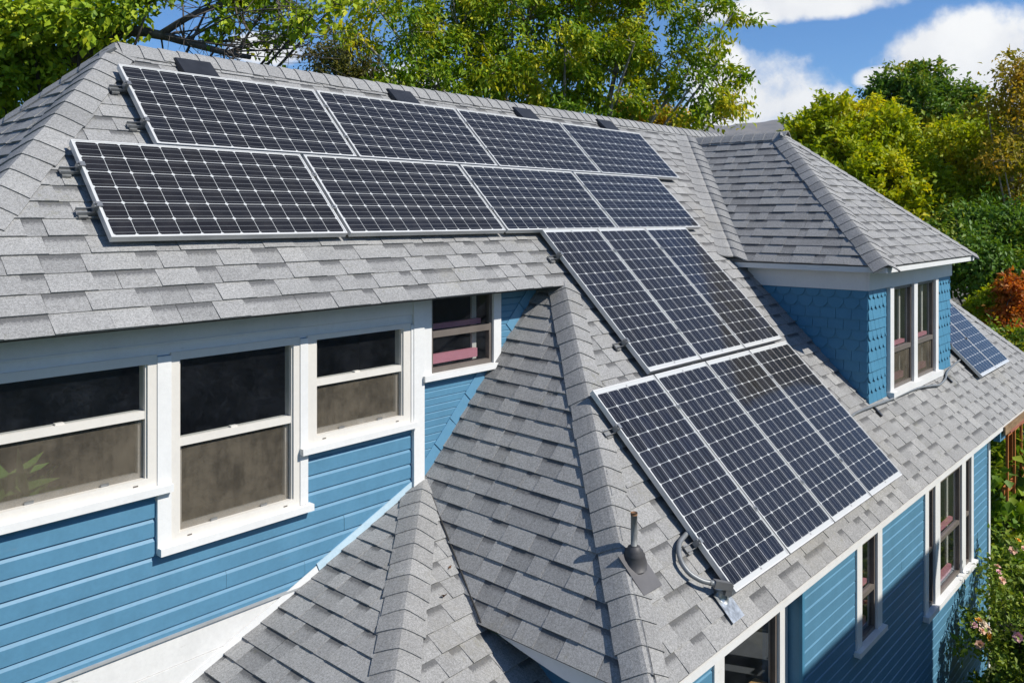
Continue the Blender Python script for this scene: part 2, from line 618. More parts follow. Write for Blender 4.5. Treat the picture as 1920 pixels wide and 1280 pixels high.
def caps(mb, p0, p1, n0, n1, e=0.145, w=0.15, seed=3, lift=0.006):
    """folded cap shingles along a hip from its low end p0 up to p1"""
    p0, p1 = np.asarray(p0, float), np.asarray(p1, float)
    n0, n1 = (np.asarray(n, float) / np.linalg.norm(n) for n in (n0, n1))
    L = np.linalg.norm(p1 - p0)
    h = (p1 - p0) / L
    mid = (n0 + n1)
    mid /= np.linalg.norm(mid)
    d0 = np.cross(h, n0)
    d1 = np.cross(n1, h)
    if d0 @ n1 > 0: d0 = -d0
    if d1 @ n0 > 0: d1 = -d1
    # d0 lies in plane 0 and points away from the hip
    rg = random.Random(seed)
    k = int(math.ceil(L / e))
    for i in range(k):
        s0, s1 = i * e, min(L + 0.02, (i + 1) * e + 0.05)
        wj = w * rg.uniform(0.95, 1.05)
        sk = rg.uniform(-0.012, 0.012)
        tone = min(1, max(0, rg.gauss(0.55, 0.16)))
        rows = []
        for s, hh, ex in ((s0, 0.0145, 0.0), (s1, 0.004, 0.0)):
            c = p0 + h * s
            row = []
            for (dd, nn, t, up) in ((d0, n0, 1.0, 0.0), (d0, n0, 0.5, 0.004), (d0, n0, 0.14, 0.004), (None, mid, 0, 0.002), (d1, n1, 0.14, 0.004), (d1, n1, 0.5, 0.004), (d1, n1, 1.0, 0.0)):
                base = c if dd is None else c + dd * (wj * t) + h * (sk * t)
                row.append(base + nn * (hh + lift + up))
            rows.append(row)
        flip = np.cross(rows[0][1] - rows[0][0], rows[1][0] - rows[0][0]) @ n0 < 0
        for j in range(6):
            q = [rows[0][j], rows[0][j + 1], rows[1][j + 1], rows[1][j]]
            mb.face(q[::-1] if flip else q, [(tone, -1.0)] * 4)
            lo = [rows[0][j] - n0 * 0.011 if j < 3 else rows[0][j] - n1 * 0.011, rows[0][j + 1] - (n0 if j + 1 < 3 else n1) * 0.011]
            mb.face([rows[0][j], lo[0], lo[1], rows[0][j + 1]], [(tone * 0.5, -1.0)] * 4)
        for j, nn in ((0, n0), (6, n1)):
            mb.face([rows[0][j], rows[1][j], rows[1][j] - nn * 0.02, rows[0][j] - nn * 0.02], [(tone * 0.5, -1.0)] * 4)


def strip_holes(mb, x0, x1, segs, holes, xmap):
    """wall strip: segs of (z_top, out_top, z_bottom, out_bottom); holes = (x0,x1,z0,z1)"""
    for (za, oa, zb, ob) in segs:
        cuts = sorted({za, zb} | {z for h in holes for z in (h[2], h[3]) if zb < z < za}, reverse=True)
        if len(cuts) == 1:      # horizontal ledge
            cuts = [za, za]
        for t, b in zip(cuts[:-1], cuts[1:]):
            m = (t + b) / 2
            iv = [(x0, x1)]
            for h in holes:
                if h[2] < m < h[3]:
                    nx = []
                    for a, c in iv:
                        if h[1] <= a or h[0] >= c:
                            nx.append((a, c)); continue
                        if h[0] > a: nx.append((a, h[0]))
                        if h[1] < c: nx.append((h[1], c))
                    iv = nx
            f = lambda z: oa if za == zb else oa + (ob - oa) * (za - z) / (za - zb)
            ot, ob2 = (oa, ob) if t == b else (f(t), f(b))
            for a, c in iv:
                mb.face([xmap(a, ot, t), xmap(a, ob2, b), xmap(c, ob2, b), xmap(c, ot, t)])


def siding(mb, y, x0, x1, z0, z1, lap, holes=(), th=0.017, bev=0.22, seed=0, ztop=None):
    """lapped boards on a wall that faces -Y"""
    rg = random.Random(seed)
    xmap = lambda x, o, z: (x, y - o, z)
    z = z1 if ztop is None else ztop
    while z > z0:
        j = rg.uniform(-0.0015, 0.0015)
        t, b = min(z, z1), max(z - lap, z0)
        if t > b:
            zb = z - lap * bev
            th2 = th + j
            segs = []
            if zb < t:
                segs.append((t, 0.003, max(zb, b), th2))
            if zb > b:
                segs.append((min(zb, t), th2, b, th2))
            segs.append((b, th2, b, 0.002))
            xa = x0
            while xa < x1:
                xb = min(x1, xa + rg.uniform(1.3, 3.4))
                if x1 - xb < 0.4: xb = x1
                dj = rg.uniform(-0.0012, 0.0012)
                sg = [(za, oa + (dj if oa > 0.01 else 0), zb_, ob + (dj if ob > 0.01 else 0)) for za, oa, zb_, ob in segs]
                strip_holes(mb, xa, xb - (0.0015 if xb < x1 else 0), sg, holes, xmap)
                xa = xb
        z -= lap


# ================================================================== THE HOUSE
house = thing("house", (7.0, 4.5, -5.6), "blue wooden two-storey house with grey shingle hip roofs and white trim", "house")

GZ = -5.6                       # ground level
RY, RZ = 6.27, 1.2566           # main ridge
EY, EZ = 4.43, -0.5834          # upper eave
LY, LZ = 2.43, -2.5834          # lower eave
RX0, RX1 = 2.65, 11.90
zM = lambda y: y - 5.0134
S2 = math.sqrt(2)

M = Plane((0, EY, EZ), (1, 0, 0), (0, 1, 1))
mv = lambda y: (y - EY) * S2
K0 = np.array([5.62, 4.43, -0.5834])
K3 = np.array([3.84, 2.43, -2.5834])

roof, deck = MB(), MB()
hipL = lambda y: RX0 - (RY - y)
hipR = lambda y: RX1 + (RY - y)
kx = lambda y: K0[0] + (K3[0] - K0[0]) * (EY - y) / 2.0
P2 = lambda *pts: [(x, mv(y)) for x, y in pts]
dx0, dx1, dyb, dyt = 9.06, 11.90, 3.13, 3.75       # opening under the dormer
polys = [P2((hipL(EY), EY), (hipR(EY), EY), (RX1, RY), (RX0, RY)),
         P2((kx(LY), LY), (dx0, LY), (dx0, EY), (kx(EY), EY)),
         P2((dx0, LY), (dx1, LY), (dx1, dyb), (dx0, dyb)),
         P2((dx0, dyt), (dx1, dyt), (dx1, EY), (dx0, EY)),
         P2((dx1, LY), (hipR(LY), LY), (hipR(EY), EY), (dx1, EY))]
shingles(roof, deck, M, polys, 0.1345, 11)
# hipped left end
PL = Plane((hipL(EY), EY, EZ), (0, -1, 0), (1, 0, 1))
shingles(roof, deck, PL, [[PL.to((hipL(EY), EY, EZ)), PL.to((hipL(EY), 2 * RY - EY, EZ)), PL.to((RX0, RY, RZ))]], 0.1345, 12)
# back and right slopes
PB = Plane((RX1, 2 * RY - EY, EZ), (-1, 0, 0), (0, -1, 1))
shingles(roof, deck, PB, [[PB.to((hipL(EY), 2 * RY - EY, EZ)), PB.to((hipR(EY), 2 * RY - EY, EZ)), PB.to((RX1, RY, RZ)), PB.to((RX0, RY, RZ))]], 0.1345, 13)
PR = Plane((hipR(LY), RY, LZ), (0, 1, 0), (-1, 0, 1))
shingles(roof, deck, PR, [[PR.to((hipR(LY), LY, LZ)), PR.to((hipR(LY), 2 * RY - LY, LZ)), PR.to((RX1, RY, RZ))]], 0.1345, 14)
main_roof = roof.build("main_roof", SHINGLE, house)
deck.build("roof_deck", UNDER, main_roof)

nM, nL, nB, nR = M.n, PL.n, PB.n, PR.n
h = MB(); caps(h, (hipL(EY), EY, EZ), (RX0, RY, RZ), nL, nM, 0.162, 0.170, 5); h.build("hip_cap", SHINGLE, main_roof)
h = MB(); caps(h, (hipL(EY), 2 * RY - EY, EZ), (RX0, RY, RZ), nB, nL, 0.162, 0.170, 6); h.build("hip_cap", SHINGLE, main_roof)
h = MB(); caps(h, (RX0 + 0.02, RY, RZ), (RX1 + 0.1, RY, RZ), nB, nM, 0.150, 0.15, 7, 0.010); h.build("ridge_cap", SHINGLE, main_roof)
h = MB(); caps(h, (hipR(LY), LY, LZ), (RX1, RY, RZ), nM, nR, 0.142, 0.15, 8); h.build("hip_cap", SHINGLE, main_roof)

# ---------------- side roof (falls to the left below the upper wall) and the low porch roof
YW = 4.70
A = np.array([4.262, 4.70, -1.942])
nN = np.cross(K3 - K0, A - K0); nN /= np.linalg.norm(nN)
if nN[2] < 0: nN = -nN
onN = lambda x, y: np.array([x, y, K0[2] - (nN[0] * (x - K0[0]) + nN[1] * (y - K0[1])) / nN[2]])
e1 = np.array([3.834, 2.717, -2.581]); e0 = np.array([3.781, 3.643, -2.541])   # eave points
eu = e1 - e0
N = Plane(e0, eu, np.cross(nN, eu))
EN0 = e0 - eu / np.linalg.norm(eu) * 0.06
EN1 = e0 + eu * ((2.43 - 3.643) / (2.717 - 3.643))
s1, s2 = 0.42, 0.45
zS1 = lambda x: A[2] + s1 * (x - A[0])
zS2 = lambda y: A[2] + s2 * (y - A[1])
topW = np.array([5.72, 0, 0]); topW = onN(5.72, 4.70); top2 = onN(5.72, 4.43)
nroof, ndeck = MB(), MB()
polyN = [N.to(p) for p in (A, EN0, K3 + (EN1 - K3) * 0.5, K0, onN(5.62, 4.70))]
shingles(nroof, ndeck, N, [ccw(polyN)], 0.130, 21)
side_roof = nroof.build("side_roof", SHINGLE, house)
ndeck.build("roof_deck", UNDER, side_roof)
h = MB(); caps(h, K3, K0 + (K0 - K3) * 0.012, nN, nM, 0.150, 0.150, 9, 0.004); h.build("hip_cap", SHINGLE, side_roof)
# eave board of the side roof
b = MB()
eun = eu / np.linalg.norm(eu)
outw = np.cross((0, 0, 1), eun); outw /= np.linalg.norm(outw)
if outw[0] > 0: outw = -outw
fl = np.linalg.norm(EN1 - EN0)
ts = np.linspace(0.05, 1.0, 12)
for t0, t1 in zip(ts[:-1], ts[1:]):
    hgt = lambda t: 0.115 * min(1.0, max(0.0, (t - 0.05) / 0.42)) ** 0.8 + 0.006
    P0_, P1_ = EN0 + (EN1 - EN0) * t0 - outw * 0.055, EN0 + (EN1 - EN0) * t1 - outw * 0.055
    dz = lambda p, q_: p - np.array([0, 0, q_])
    fr_ = [dz(P0_, 0.012), dz(P1_, 0.012), dz(P1_, 0.012 + hgt(t1)), dz(P0_, 0.012 + hgt(t0))]
    bk_ = [p - outw * 0.022 for p in fr_]
    b.face(fr_[::-1]); b.face(bk_)
    b.face([fr_[2], fr_[3], bk_[3], bk_[2]])
b.build("eave_board", SOFFIT, side_roof)

tend = 1.42
H0 = np.array([2.9306, 3.4718, -2.5012])       # a point far down the porch hip
V = np.array([3.781, 3.643, -2.576])           # under the lower end of the side roof's eave
HE = A + tend * (H0 - A)
PS1 = Plane((HE[0], 0, HE[2]), (0, -1, 0), (1, 0, s1))
nS = np.cross(H0 - A, V - A); nS /= np.linalg.norm(nS)
if nS[2] < 0: nS = -nS
zS2 = lambda x, y: A[2] - (nS[0] * (x - A[0]) + nS[1] * (y - A[1])) / nS[2]
uS = np.array([0.980, 0.165, -0.112])
uS -= nS * (uS @ nS)
PS2 = Plane(HE, uS, np.cross(nS, uS))
sroof, sdeck = MB(), MB()
shingles(sroof, sdeck, PS1, [[PS1.to((A[0], A[1], A[2])), PS1.to((HE[0], A[1], HE[2])), PS1.to(HE)]], 0.135, 31)
onS2 = lambda x, y: PS2.to((x, y, zS2(x, y)))
Hm = A + 0.86 * (H0 - A)
shingles(sroof, sdeck, PS2, [[onS2(A[0], A[1]), onS2(Hm[0], Hm[1]), onS2(V[0] + 0.03, V[1] + 0.03)],
                             [onS2(Hm[0], Hm[1]), onS2(HE[0], HE[1]), onS2(4.6, 2.6), onS2(4.2, V[1] - 0.35), onS2(V[0] + 0.03, V[1] + 0.03)]], 0.135, 32)
porch_roof = sroof.build("porch_roof", SHINGLE, house)
sdeck.build("roof_deck", UNDER, porch_roof)
h = MB(); caps(h, HE, A, PS1.n, PS2.n, 0.148, 0.145, 10, 0.004); h.build("hip_cap", SHINGLE, porch_roof)
# the cut valley: a thin dark line of sealant where porch roof and side roof meet
b = MB()
vp = [np.array([A[0] + (V[0] - A[0]) * t, A[1] + (V[1] - A[1]) * t, 0]) for t in np.linspace(0.02, 1, 12)]
for p in vp: p[2] = max(zS2(p[0], p[1]), onN(p[0], p[1])[2]) + 0.006
b.tube(vp, 0.006, 5)
b.build("valley_seam", UNDER, porch_roof)

# ---------------- upper wall (faces the camera), its boards, windows
ZB = -2.395                     # bottom of the siding, top of the white skirt
W = MB()
win_holes = [(1.25, 2.20, -1.53, -0.785), (2.29, 3.15, -1.86, -0.785), (3.22, 4.10, -1.50, -0.785), (4.31, 4.995, -1.19, -0.55)]
siding(W, YW, 0.98, 4.135, ZB, -0.72, 0.1085, win_holes, 0.018, 0.24, 1, ztop=-0.72)
siding(W, YW, 4.225, 5.80, -2.2, -0.40, 0.0535, win_holes, 0.011, 0.2, 2)
wall_up = W.build("upper_wall", BLUE, house)
b = MB()
b.box(0.98, 4.135, YW - 0.028, YW + 0.02, -0.715, -0.56)        # upper frieze
b.box(0.98, 4.135, YW - 0.020, YW + 0.02, -0.785, -0.7175)      # lower frieze
b.box(0.98, 3.15, YW - 0.036, YW + 0.02, -0.722, -0.712)
b.build("frieze_board", WHITE, wall_up)
b = MB()
b.box(4.125, 4.228, YW - 0.045, YW + 0.02, -1.985, -0.45)
b.build("corner_post", WHITE, wall_up)
b = MB()
b.box(0.98, 4.13, YW - 0.020, YW + 0.02, -2.58, ZB - 0.012)
b.box(0.98, 4.13, YW - 0.026, YW + 0.02, -3.0, -2.583)
b.build("skirt_board", WEATHERED, wall_up)
b = MB()
b.box(0.98, 4.0, YW - 0.036, YW + 0.01, ZB - 0.012, ZB)
b.build("drip_edge", m_flat("grey_drip_edge", (0.33, 0.34, 0.34), 0.5), wall_up)


def slope_board(mb, p, q, wid, out0, out1, y):
    """flat board on the wall along the line p-q (x, z), wid above it"""
    p, q = np.array(p, float), np.array(q, float)
    d = (q - p) / np.linalg.norm(q - p)
    n = np.array([-d[1], d[0]])
    if n[1] < 0: n = -n
    c = (p + q) / 2 + n * wid / 2
    mb.obox((c[0], y - (out0 + out1) / 2, c[1]), (d[0], 0, d[1]), (n[0], 0, n[1]), (0, 1, 0), np.linalg.norm(q - p), wid, out1 - out0)


SKYB = m_paint("sky_blue_flashing", (0.11, 0.265, 0.40), 0.42, 0.08)
b = MB()
pA, pB = A[[0, 2]], topW[[0, 2]]
dirn = (pB - pA) / np.linalg.norm(pB - pA)
for i in range(9):                                             # short lapped lengths of step flashing
    t0, t1 = i / 9, (i + 1) / 9 - 0.004
    if 4 <= i <= 5:
        continue                                                # the window casing stands here
    if i == 6:
        b.build("step_flashing", SKYB, wall_up)
        b = MB()
    slope_board(b, pA + (pB - pA) * t0, pA + (pB - pA) * t1, 0.095, 0.012, 0.016 + 0.003 * (i % 2), YW)
b.build("step_flashing", SKYB, wall_up)
b = MB()
slope_board(b, (A[0] - 0.04, zS1(A[0] - 0.04)), (3.31, zS1(3.31)), 0.055, 0.018, 0.027, YW)
b.build("pale_flashing", LBLUE, wall_up)
b = MB()
slope_board(b, (3.30, zS1(3.30)), (1.2, zS1(1.2)), 0.05, 0.0275, 0.033, YW)
b.build("white_flashing", WHITE, wall_up)
# room behind the upper windows
b = MB()
x0, x1, y0, y1, z0, z1 = 1.0, 5.6, YW + 0.10, 7.2, -2.62, -0.36
b.face([(x0, y1, z0), (x1, y1, z0), (x1, y1, z1), (x0, y1, z1)])
b.face([(x0, y0, z0), (x0, y1, z0), (x0, y1, z1), (x0, y0, z1)])
b.face([(x1, y0, z0), (x1, y1, z0), (x1, y1, z1), (x1, y0, z1)])
b.face([(x0, y0, z1), (x1, y0, z1), (x1, y1, z1), (x0, y1, z1)])
b.build("room_walls", DARK, wall_up)
b = MB(); b.face([(x0, y0, z0), (x1, y0, z0), (x1, y1, z0), (x0, y1, z0)]); b.build("room_floor", FLOORW, wall_up)
# other walls of the storey
b = MB()
b.box(0.98, 1.0, YW, 7.9, -3.2, -0.5)
b.box(0.98, 13.6, 7.9, 7.93, GZ, -0.5)
b.build("plain_wall", BLUE, house)


def vinyl_window(x0, x1, z0, z1, gx0, gx1, gz0, gz1, zm, sx0, sx1, sash_curtain=0):
    """double-hung ivory window on the upper wall; g = glass opening, zm = meeting rail, s = sill ends"""
    y = YW
    f = MB()
    f.box(x0, gx0, y - 0.034, y + 0.05, z0, z1)
    f.box(gx1, x1, y - 0.034, y + 0.05, z0, z1)
    f.box(gx0, gx1, y - 0.034, y + 0.05, gz1, z1)
    f.box(gx0, gx1, y - 0.034, y + 0.05, z0, gz0)
    # thin inner bead
    f.box(gx0, gx0 + 0.010, y - 0.022, y + 0.05, gz0, gz1)
    f.box(gx1 - 0.010, gx1, y - 0.022, y + 0.05, gz0, gz1)
    w = f.build("window", IVORY, house)
    s = MB()
    s.box(gx0 + 0.010, gx1 - 0.010, y - 0.020, y + 0.045, zm - 0.022, zm + 0.022)
    s.box(gx0 + 0.010, gx1 - 0.010, y + 0.012, y + 0.045, gz0, gz0 + 0.028)
    s.box(gx0 + 0.010, gx0 + 0.036, y + 0.012, y + 0.045, gz0 + 0.028, zm - 0.022)
    s.box(gx1 - 0.036, gx1 - 0.010, y + 0.012, y + 0.045, gz0 + 0.028, zm - 0.022)
    s.build("sash", IVORY, w)
    l = MB(); cx = gx0 + (gx1 - gx0) * 0.47
    l.box(cx - 0.022, cx + 0.022, y - 0.012, y + 0.02, zm + 0.0225, zm + 0.032)
    l.build("sash_lock", IVORY, w)
    for fx in (0.08, 0.92):
        k = MB()
        xx = gx0 + (gx1 - gx0) * fx
        k.box(xx - 0.014, xx + 0.014, y - 0.0348, y - 0.0338, gz0 - 0.034, gz0 - 0.026)
        k.build("weep_hole", BRONZE, w)
    for fx in (0.30, 0.74):
        k = MB()
        xx = gx0 + (gx1 - gx0) * fx
        k.box(xx - 0.022, xx + 0.022, y - 0.006, y + 0.000, gz0 + 0.001, gz0 + 0.016)
        k.build("screen_tab", ALU_D, w)
    g = MB(); g.face([(gx0, y + 0.006, zm), (gx1, y + 0.006, zm), (gx1, y + 0.006, gz1), (gx0, y + 0.006, gz1)]); g.build("pane", GLASS, w)
    g = MB(); g.face([(gx0, y + 0.030, gz0), (gx1, y + 0.030, gz0), (gx1, y + 0.030, zm), (gx0, y + 0.030, zm)]); g.build("pane", GLASS, w)
    sc_ = MB(); sc_.face([(gx0, y + 0.002, gz0), (gx1, y + 0.002, gz0), (gx1, y + 0.002, zm), (gx0, y + 0.002, zm)])
    sc_.build("insect_screen", SCREEN, w)
    sb = MB()
    sb.box(sx0, sx1, y - 0.075, y + 0.0, z0 - 0.043, z0 - 0.0008)
    sb.build("sill", WHITE, w)
    return w


vinyl_window(1.25, 2.208, -1.515, -0.775, 1.30, 2.155, -1.462, -0.825, -1.107, 1.20, 2.287)
vinyl_window(2.290, 3.152, -1.868, -0.775, 2.340, 3.105, -1.815, -0.822, -1.302, 2.212, 3.235)
vinyl_window(3.212, 4.102, -1.498, -0.775, 3.281, 4.033, -1.440, -0.810, -1.096, 3.150, 4.140)
for a_, c_, z_ in ((2.2085, 2.2895, -1.90), (3.1525, 3.2115, -1.866), (4.1025, 4.1245, -1.497)):     # posts between the windows
    b = MB()
    b.box(a_, c_, YW - 0.040, YW + 0.02, z_, -0.79)
    b.build("window_post", WHITE, wall_up)


def storm_window(parent, y, x0, x1, z0, z1, cas, zm, sill=True, trimtop=None, sillx=0.03, pink=True, rail=0.04, casing=True, name="window"):
    """bronze storm window in white casing; opening x0..x1, z0..z1; pink painted sash behind"""
    f = MB()
    if casing:
        tz = z1 + cas if trimtop is None else trimtop
        f.box(x0 - cas, x0, y - 0.032, y + 0.06, z0, tz)
        f.box(x1, x1 + cas, y - 0.032, y + 0.06, z0, tz)
        if tz > z1:
            f.box(x0, x1, y - 0.030, y + 0.06, z1, tz)
    else:
        f.box(x0, x0 + 0.004, y, y + 0.06, z0, z1)
    w = f.build(name, WHITE, parent)
    if sill:
        s = MB()
        s.box(x0 - cas - sillx, x1 + cas + sillx, y - 0.070, y + 0.05, z0 - 0.045, z0 - 0.001)
        s.build("sill", WHITE, w)
    b_ = MB()
    t = min(0.032, (x1 - x0) * 0.14)
    b_.box(x0 + 0.001, x0 + t, y - 0.010, y + 0.03, z0, z1)
    b_.box(x1 - t, x1 - 0.001, y - 0.010, y + 0.03, z0, z1)
    b_.box(x0 + t, x1 - t, y - 0.010, y + 0.03, z1 - 0.035, z1 - 0.001)
    b_.box(x0 + t, x1 - t, y - 0.010, y + 0.03, z0, z0 + 0.035)
    b_.box(x0 + t, x1 - t, y - 0.012, y + 0.03, zm - rail / 2, zm + rail / 2)
    b_.build("storm_frame", BRONZE, w)
    g = MB(); g.face([(x0, y + 0.012, z0), (x1, y + 0.012, z0), (x1, y + 0.012, z1), (x0, y + 0.012, z1)]); g.build("pane", GLASS, w)
    if pink:
        k = MB()
        xr = x1 - t - (x1 - x0) * 0.06
        k.box(x0 + t, xr, y + 0.045, y + 0.085, zm + rail / 2 + 0.004, zm + rail / 2 + 0.045)
        k.build("inner_sash", PINK, w)
        k = MB()
        k.box(x0 + t, xr - (x1 - x0) * 0.06, y + 0.045, y + 0.085, z0 + 0.055, z0 + 0.125)
        k.build("inner_sash", PINK, w)
        c = MB()
        c.box(x1 - t - (x1 - x0) * 0.14, x1 - t - (x1 - x0) * 0.07, y + 0.09, y + 0.11, z0 + 0.03, z1 - 0.03)
        c.build("inner_casing", IVORY, w)
    return w


w4 = storm_window(house, YW, 4.312, 4.995, -1.178, -0.50, 0.088, -0.888, sill=True, sillx=0.012, rail=0.05)

# ---------------- dormer
DX0, DX1, DY = 8.97, 11.99, 3.078
DE = -0.497
D_RX, D_RZ, D_AY = 10.49, 1.087, 4.70
dw = MB()
M_at = lambda y: zM(y) - 0.01
# core walls
dw.face([(DX0, DY, M_at(DY)), (DX0, DY, DE - 0.02), (DX0, 4.56, DE - 0.02), (DX0, 4.56, M_at(4.56))])
dw.face([(DX1, DY, M_at(DY)), (DX1, 4.56, M_at(4.56)), (DX1, 4.56, DE - 0.02), (DX1, DY, DE - 0.02)])
dorm_hole = (9.60, 11.30, -1.935, -0.70)
strip_holes(dw, DX0, DX1, [(DE - 0.02, 0, zM(DY) - 0.02, 0)], [dorm_hole], lambda x, o, z: (x, DY - o, z))
dormer = dw.build("dormer", BLUE_D, house)


def shakes(mb, at, L, top, bottom_of, rows0, e=0.113, w=0.128, seed=0, holes=(), cover=None):
    """decorative shakes on a wall: at(u, out, z); rounded rows and square rows alternate"""
    rg = random.Random(seed)
    r = 0
    z = top
    while z > -2.2:
        zt, zb = z, z - e
        kind = r % 4
        off = (r % 2) * w / 2
        k = math.floor(-off / w) - 1
        while k * w + off < L:
            u0, u1 = k * w + off + 0.002, (k + 1) * w + off - 0.002
            k += 1
            a, c = max(u0, 0.0), min(u1, L)
            if c - a < 0.012:
                continue
            if any(a < h_[1] - 0.01 and c > h_[0] + 0.01 and zb < h_[3] - 0.01 and zt > h_[2] + 0.01 for h_ in holes):
                hh = [h_ for h_ in holes if a < h_[1] - 0.01 and c > h_[0] + 0.01 and zb < h_[3] - 0.01 and zt > h_[2] + 0.01][0]
                if a < hh[0]: c = hh[0]
                elif c > hh[1]: a = hh[1]
                else: continue
                if c - a < 0.012: continue
            # outline of the butt
            prof = []
            n = 8
            for i in range(n + 1):
                u = a + (c - a) * i / n
                t = (u - (u0 + u1) / 2) / ((u1 - u0) / 2)
                if kind in (0, 1):
                    zz = zb + (w * 0.42) * (1 - math.sqrt(max(0, 1 - min(1, t * t)))) if kind == 0 else zb + max(0, abs(t) - 0.45) * w * 0.6
                else:
                    zz = zb
                prof.append((u, zz))
            lowest = bottom_of((a + c) / 2) - 0.02
            if zt < lowest: continue
            o_t, o_b = 0.004, 0.017 + rg.uniform(-0.002, 0.002)
            O = lambda zz: o_t + (o_b - o_t) * min(1.2, (zt - zz) / e)
            ring = [(c, zt)] + [(a, zt)] + prof
            ring3 = [at(u, O(zz), max(zz, lowest)) for u, zz in ring]
            mb.face(ring3)
            for (ua, za), (ub, zb2) in zip(prof[:-1], prof[1:]):
                if za < lowest and zb2 < lowest: continue
                mb.face([at(ua, O(za), max(za, lowest)), at(ua, 0.001, max(za, lowest)), at(ub, 0.001, max(zb2, lowest)), at(ub, O(zb2), max(zb2, lowest))])
            mb.face([at(a, O(zt), zt), at(a, 0.0, zt), at(a, 0.0, max(prof[0][1], lowest)), at(a, O(prof[0][1]), max(prof[0][1], lowest))])
            mb.face([at(c, O(zt), zt), at(c, O(prof[-1][1]), max(prof[-1][1], lowest)), at(c, 0.0, max(prof[-1][1], lowest)), at(c, 0.0, zt)])
        z -= e
        r += 1


sh = MB()
shakes(sh, lambda u, o, z: (DX0 + u, DY - o, z), DX1 - DX0, -0.745, lambda u: zM(DY), 0, 0.1085, 0.122, 1, holes=[(9.50 - DX0, 11.40 - DX0, -2.1, -0.5)])
sh.build("decorative_shakes", BLUE_D, dormer)
sh = MB()
shakes(sh, lambda u, o, z: (DX0 - o, DY + u, z), 1.30, -0.745, lambda u: zM(DY + u), 0, 0.1085, 0.165, 2)
sh.build("decorative_shakes", BLUE_D, dormer)
b = MB()
b.box(DX0 - 0.024, DX1 + 0.024, DY - 0.026, DY - 0.001, -0.762, DE - 0.035)
b.box(DX0 - 0.026, DX0 - 0.001, DY, 4.40, -0.764, DE - 0.035)
b.box(DX1 + 0.001, DX1 + 0.026, DY, 4.40, -0.764, DE - 0.035)
b.build("frieze_board", SOFFIT, dormer)
OX0, OX1, OY = 8.79, 12.19, 2.82
b = MB()
b.box(OX0 + 0.02, OX1 - 0.02, OY + 0.02, 4.5, DE - 0.062, DE - 0.050)
b.build("soffit", SOFFIT, dormer)
b = MB()
b.box(OX0 + 0.012, OX1 - 0.012, OY + 0.012, OY + 0.034, DE - 0.066, DE - 0.012)
b.box(OX0 + 0.012, OX0 + 0.034, OY + 0.035, 4.52, DE - 0.068, DE - 0.012)
b.box(OX1 - 0.034, OX1 - 0.012, OY + 0.035, 4.52, DE - 0.068, DE - 0.012)
b.build("fascia", WHITE, dormer)

dr, dd = MB(), MB()
sF = (D_RZ - DE) / (D_AY - OY)
sS = (D_RZ - DE) / (D_RX - OX0)
rs = np.array([D_RX, D_RZ + 5.0134, D_RZ]); ap = np.array([D_RX, D_AY, D_RZ])
c0, c1 = np.array([OX0, OY, DE]), np.array([OX1, OY, DE])
v0 = np.array([OX0, DE + 5.0134, DE]); v1 = np.array([OX1, DE + 5.0134, DE])
D2 = Plane(c0, (1, 0, 0), (0, 1, sF))
shingles(dr, dd, D2, [[D2.to(c0), D2.to(c1), D2.to(ap)]], 0.1345, 41)
D1 = Plane(v0, (0, -1, 0), (1, 0, sS))
shingles(dr, dd, D1, [[D1.to(v0), D1.to(c0), D1.to(ap), D1.to(rs)]], 0.1345, 42)
D3 = Plane(c1, (0, 1, 0), (-1, 0, sS))
shingles(dr, dd, D3, [[D3.to(c1), D3.to(v1), D3.to(rs), D3.to(ap)]], 0.1345, 43)
# woven valley: curved courses of shingles that round the corner between the two slopes
val = MB()
n_c = 17
for i in range(n_c):
    t0, t1 = i / n_c, (i + 1) / n_c
    rv = random.Random(i + 50)
    rows = []
    for t, lift in ((t0, 0.0105), (t1, 0.0015)):
        p = v0 + (rs - v0) * t
        row = []
        for s_ in np.linspace(-1, 1, 13):
            wv = 0.20
            base = p + (np.array([-1, 0, 0]) * wv * -s_ + M.v * 0.11 * s_ * s_ if s_ < 0 else np.array([0, -1, 0]) * wv * s_)
            nb = (M.n * (1 - s_) / 2 + D1.n * (1 + s_) / 2)
            nb /= np.linalg.norm(nb)
            row.append(base + nb * (0.060 * (1 - s_ * s_) ** 1.3 + lift * (1.0 if s_ > -0.6 else 0.75) + 0.003))
        rows.append(row)
    tn, left = 0.5, 0
    for j in range(12):
        if left == 0:
            tn, left = min(1, max(0, rv.gauss(0.52, 0.18))), rv.randint(3, 7)
        left -= 1
        val.face([rows[0][j], rows[0][j + 1], rows[1][j + 1], rows[1][j]], [(tn, -1.0)] * 4)
        dn = np.array([0, 0, 0.012])
        val.face([rows[0][j], rows[0][j] - dn, rows[0][j + 1] - dn, rows[0][j + 1]], [(0.15, -1.0)] * 4)
droof = dr.build("dormer_roof", SHINGLE, house)
dd.build("roof_deck", UNDER, droof)
val.build("woven_valley", SHINGLE, droof, smooth=False)
h = MB(); caps(h, c0, ap, D1.n, D2.n, 0.142, 0.145, 15); h.build("hip_cap", SHINGLE, droof)
h = MB(); caps(h, c1, ap, D2.n, D3.n, 0.142, 0.145, 16); h.build("hip_cap", SHINGLE, droof)
h = MB(); caps(h, ap - np.array([0, 0.1, 0]), rs, D1.n, D3.n, 0.150, 0.15, 17, 0.012); h.build("ridge_cap", SHINGLE, droof)
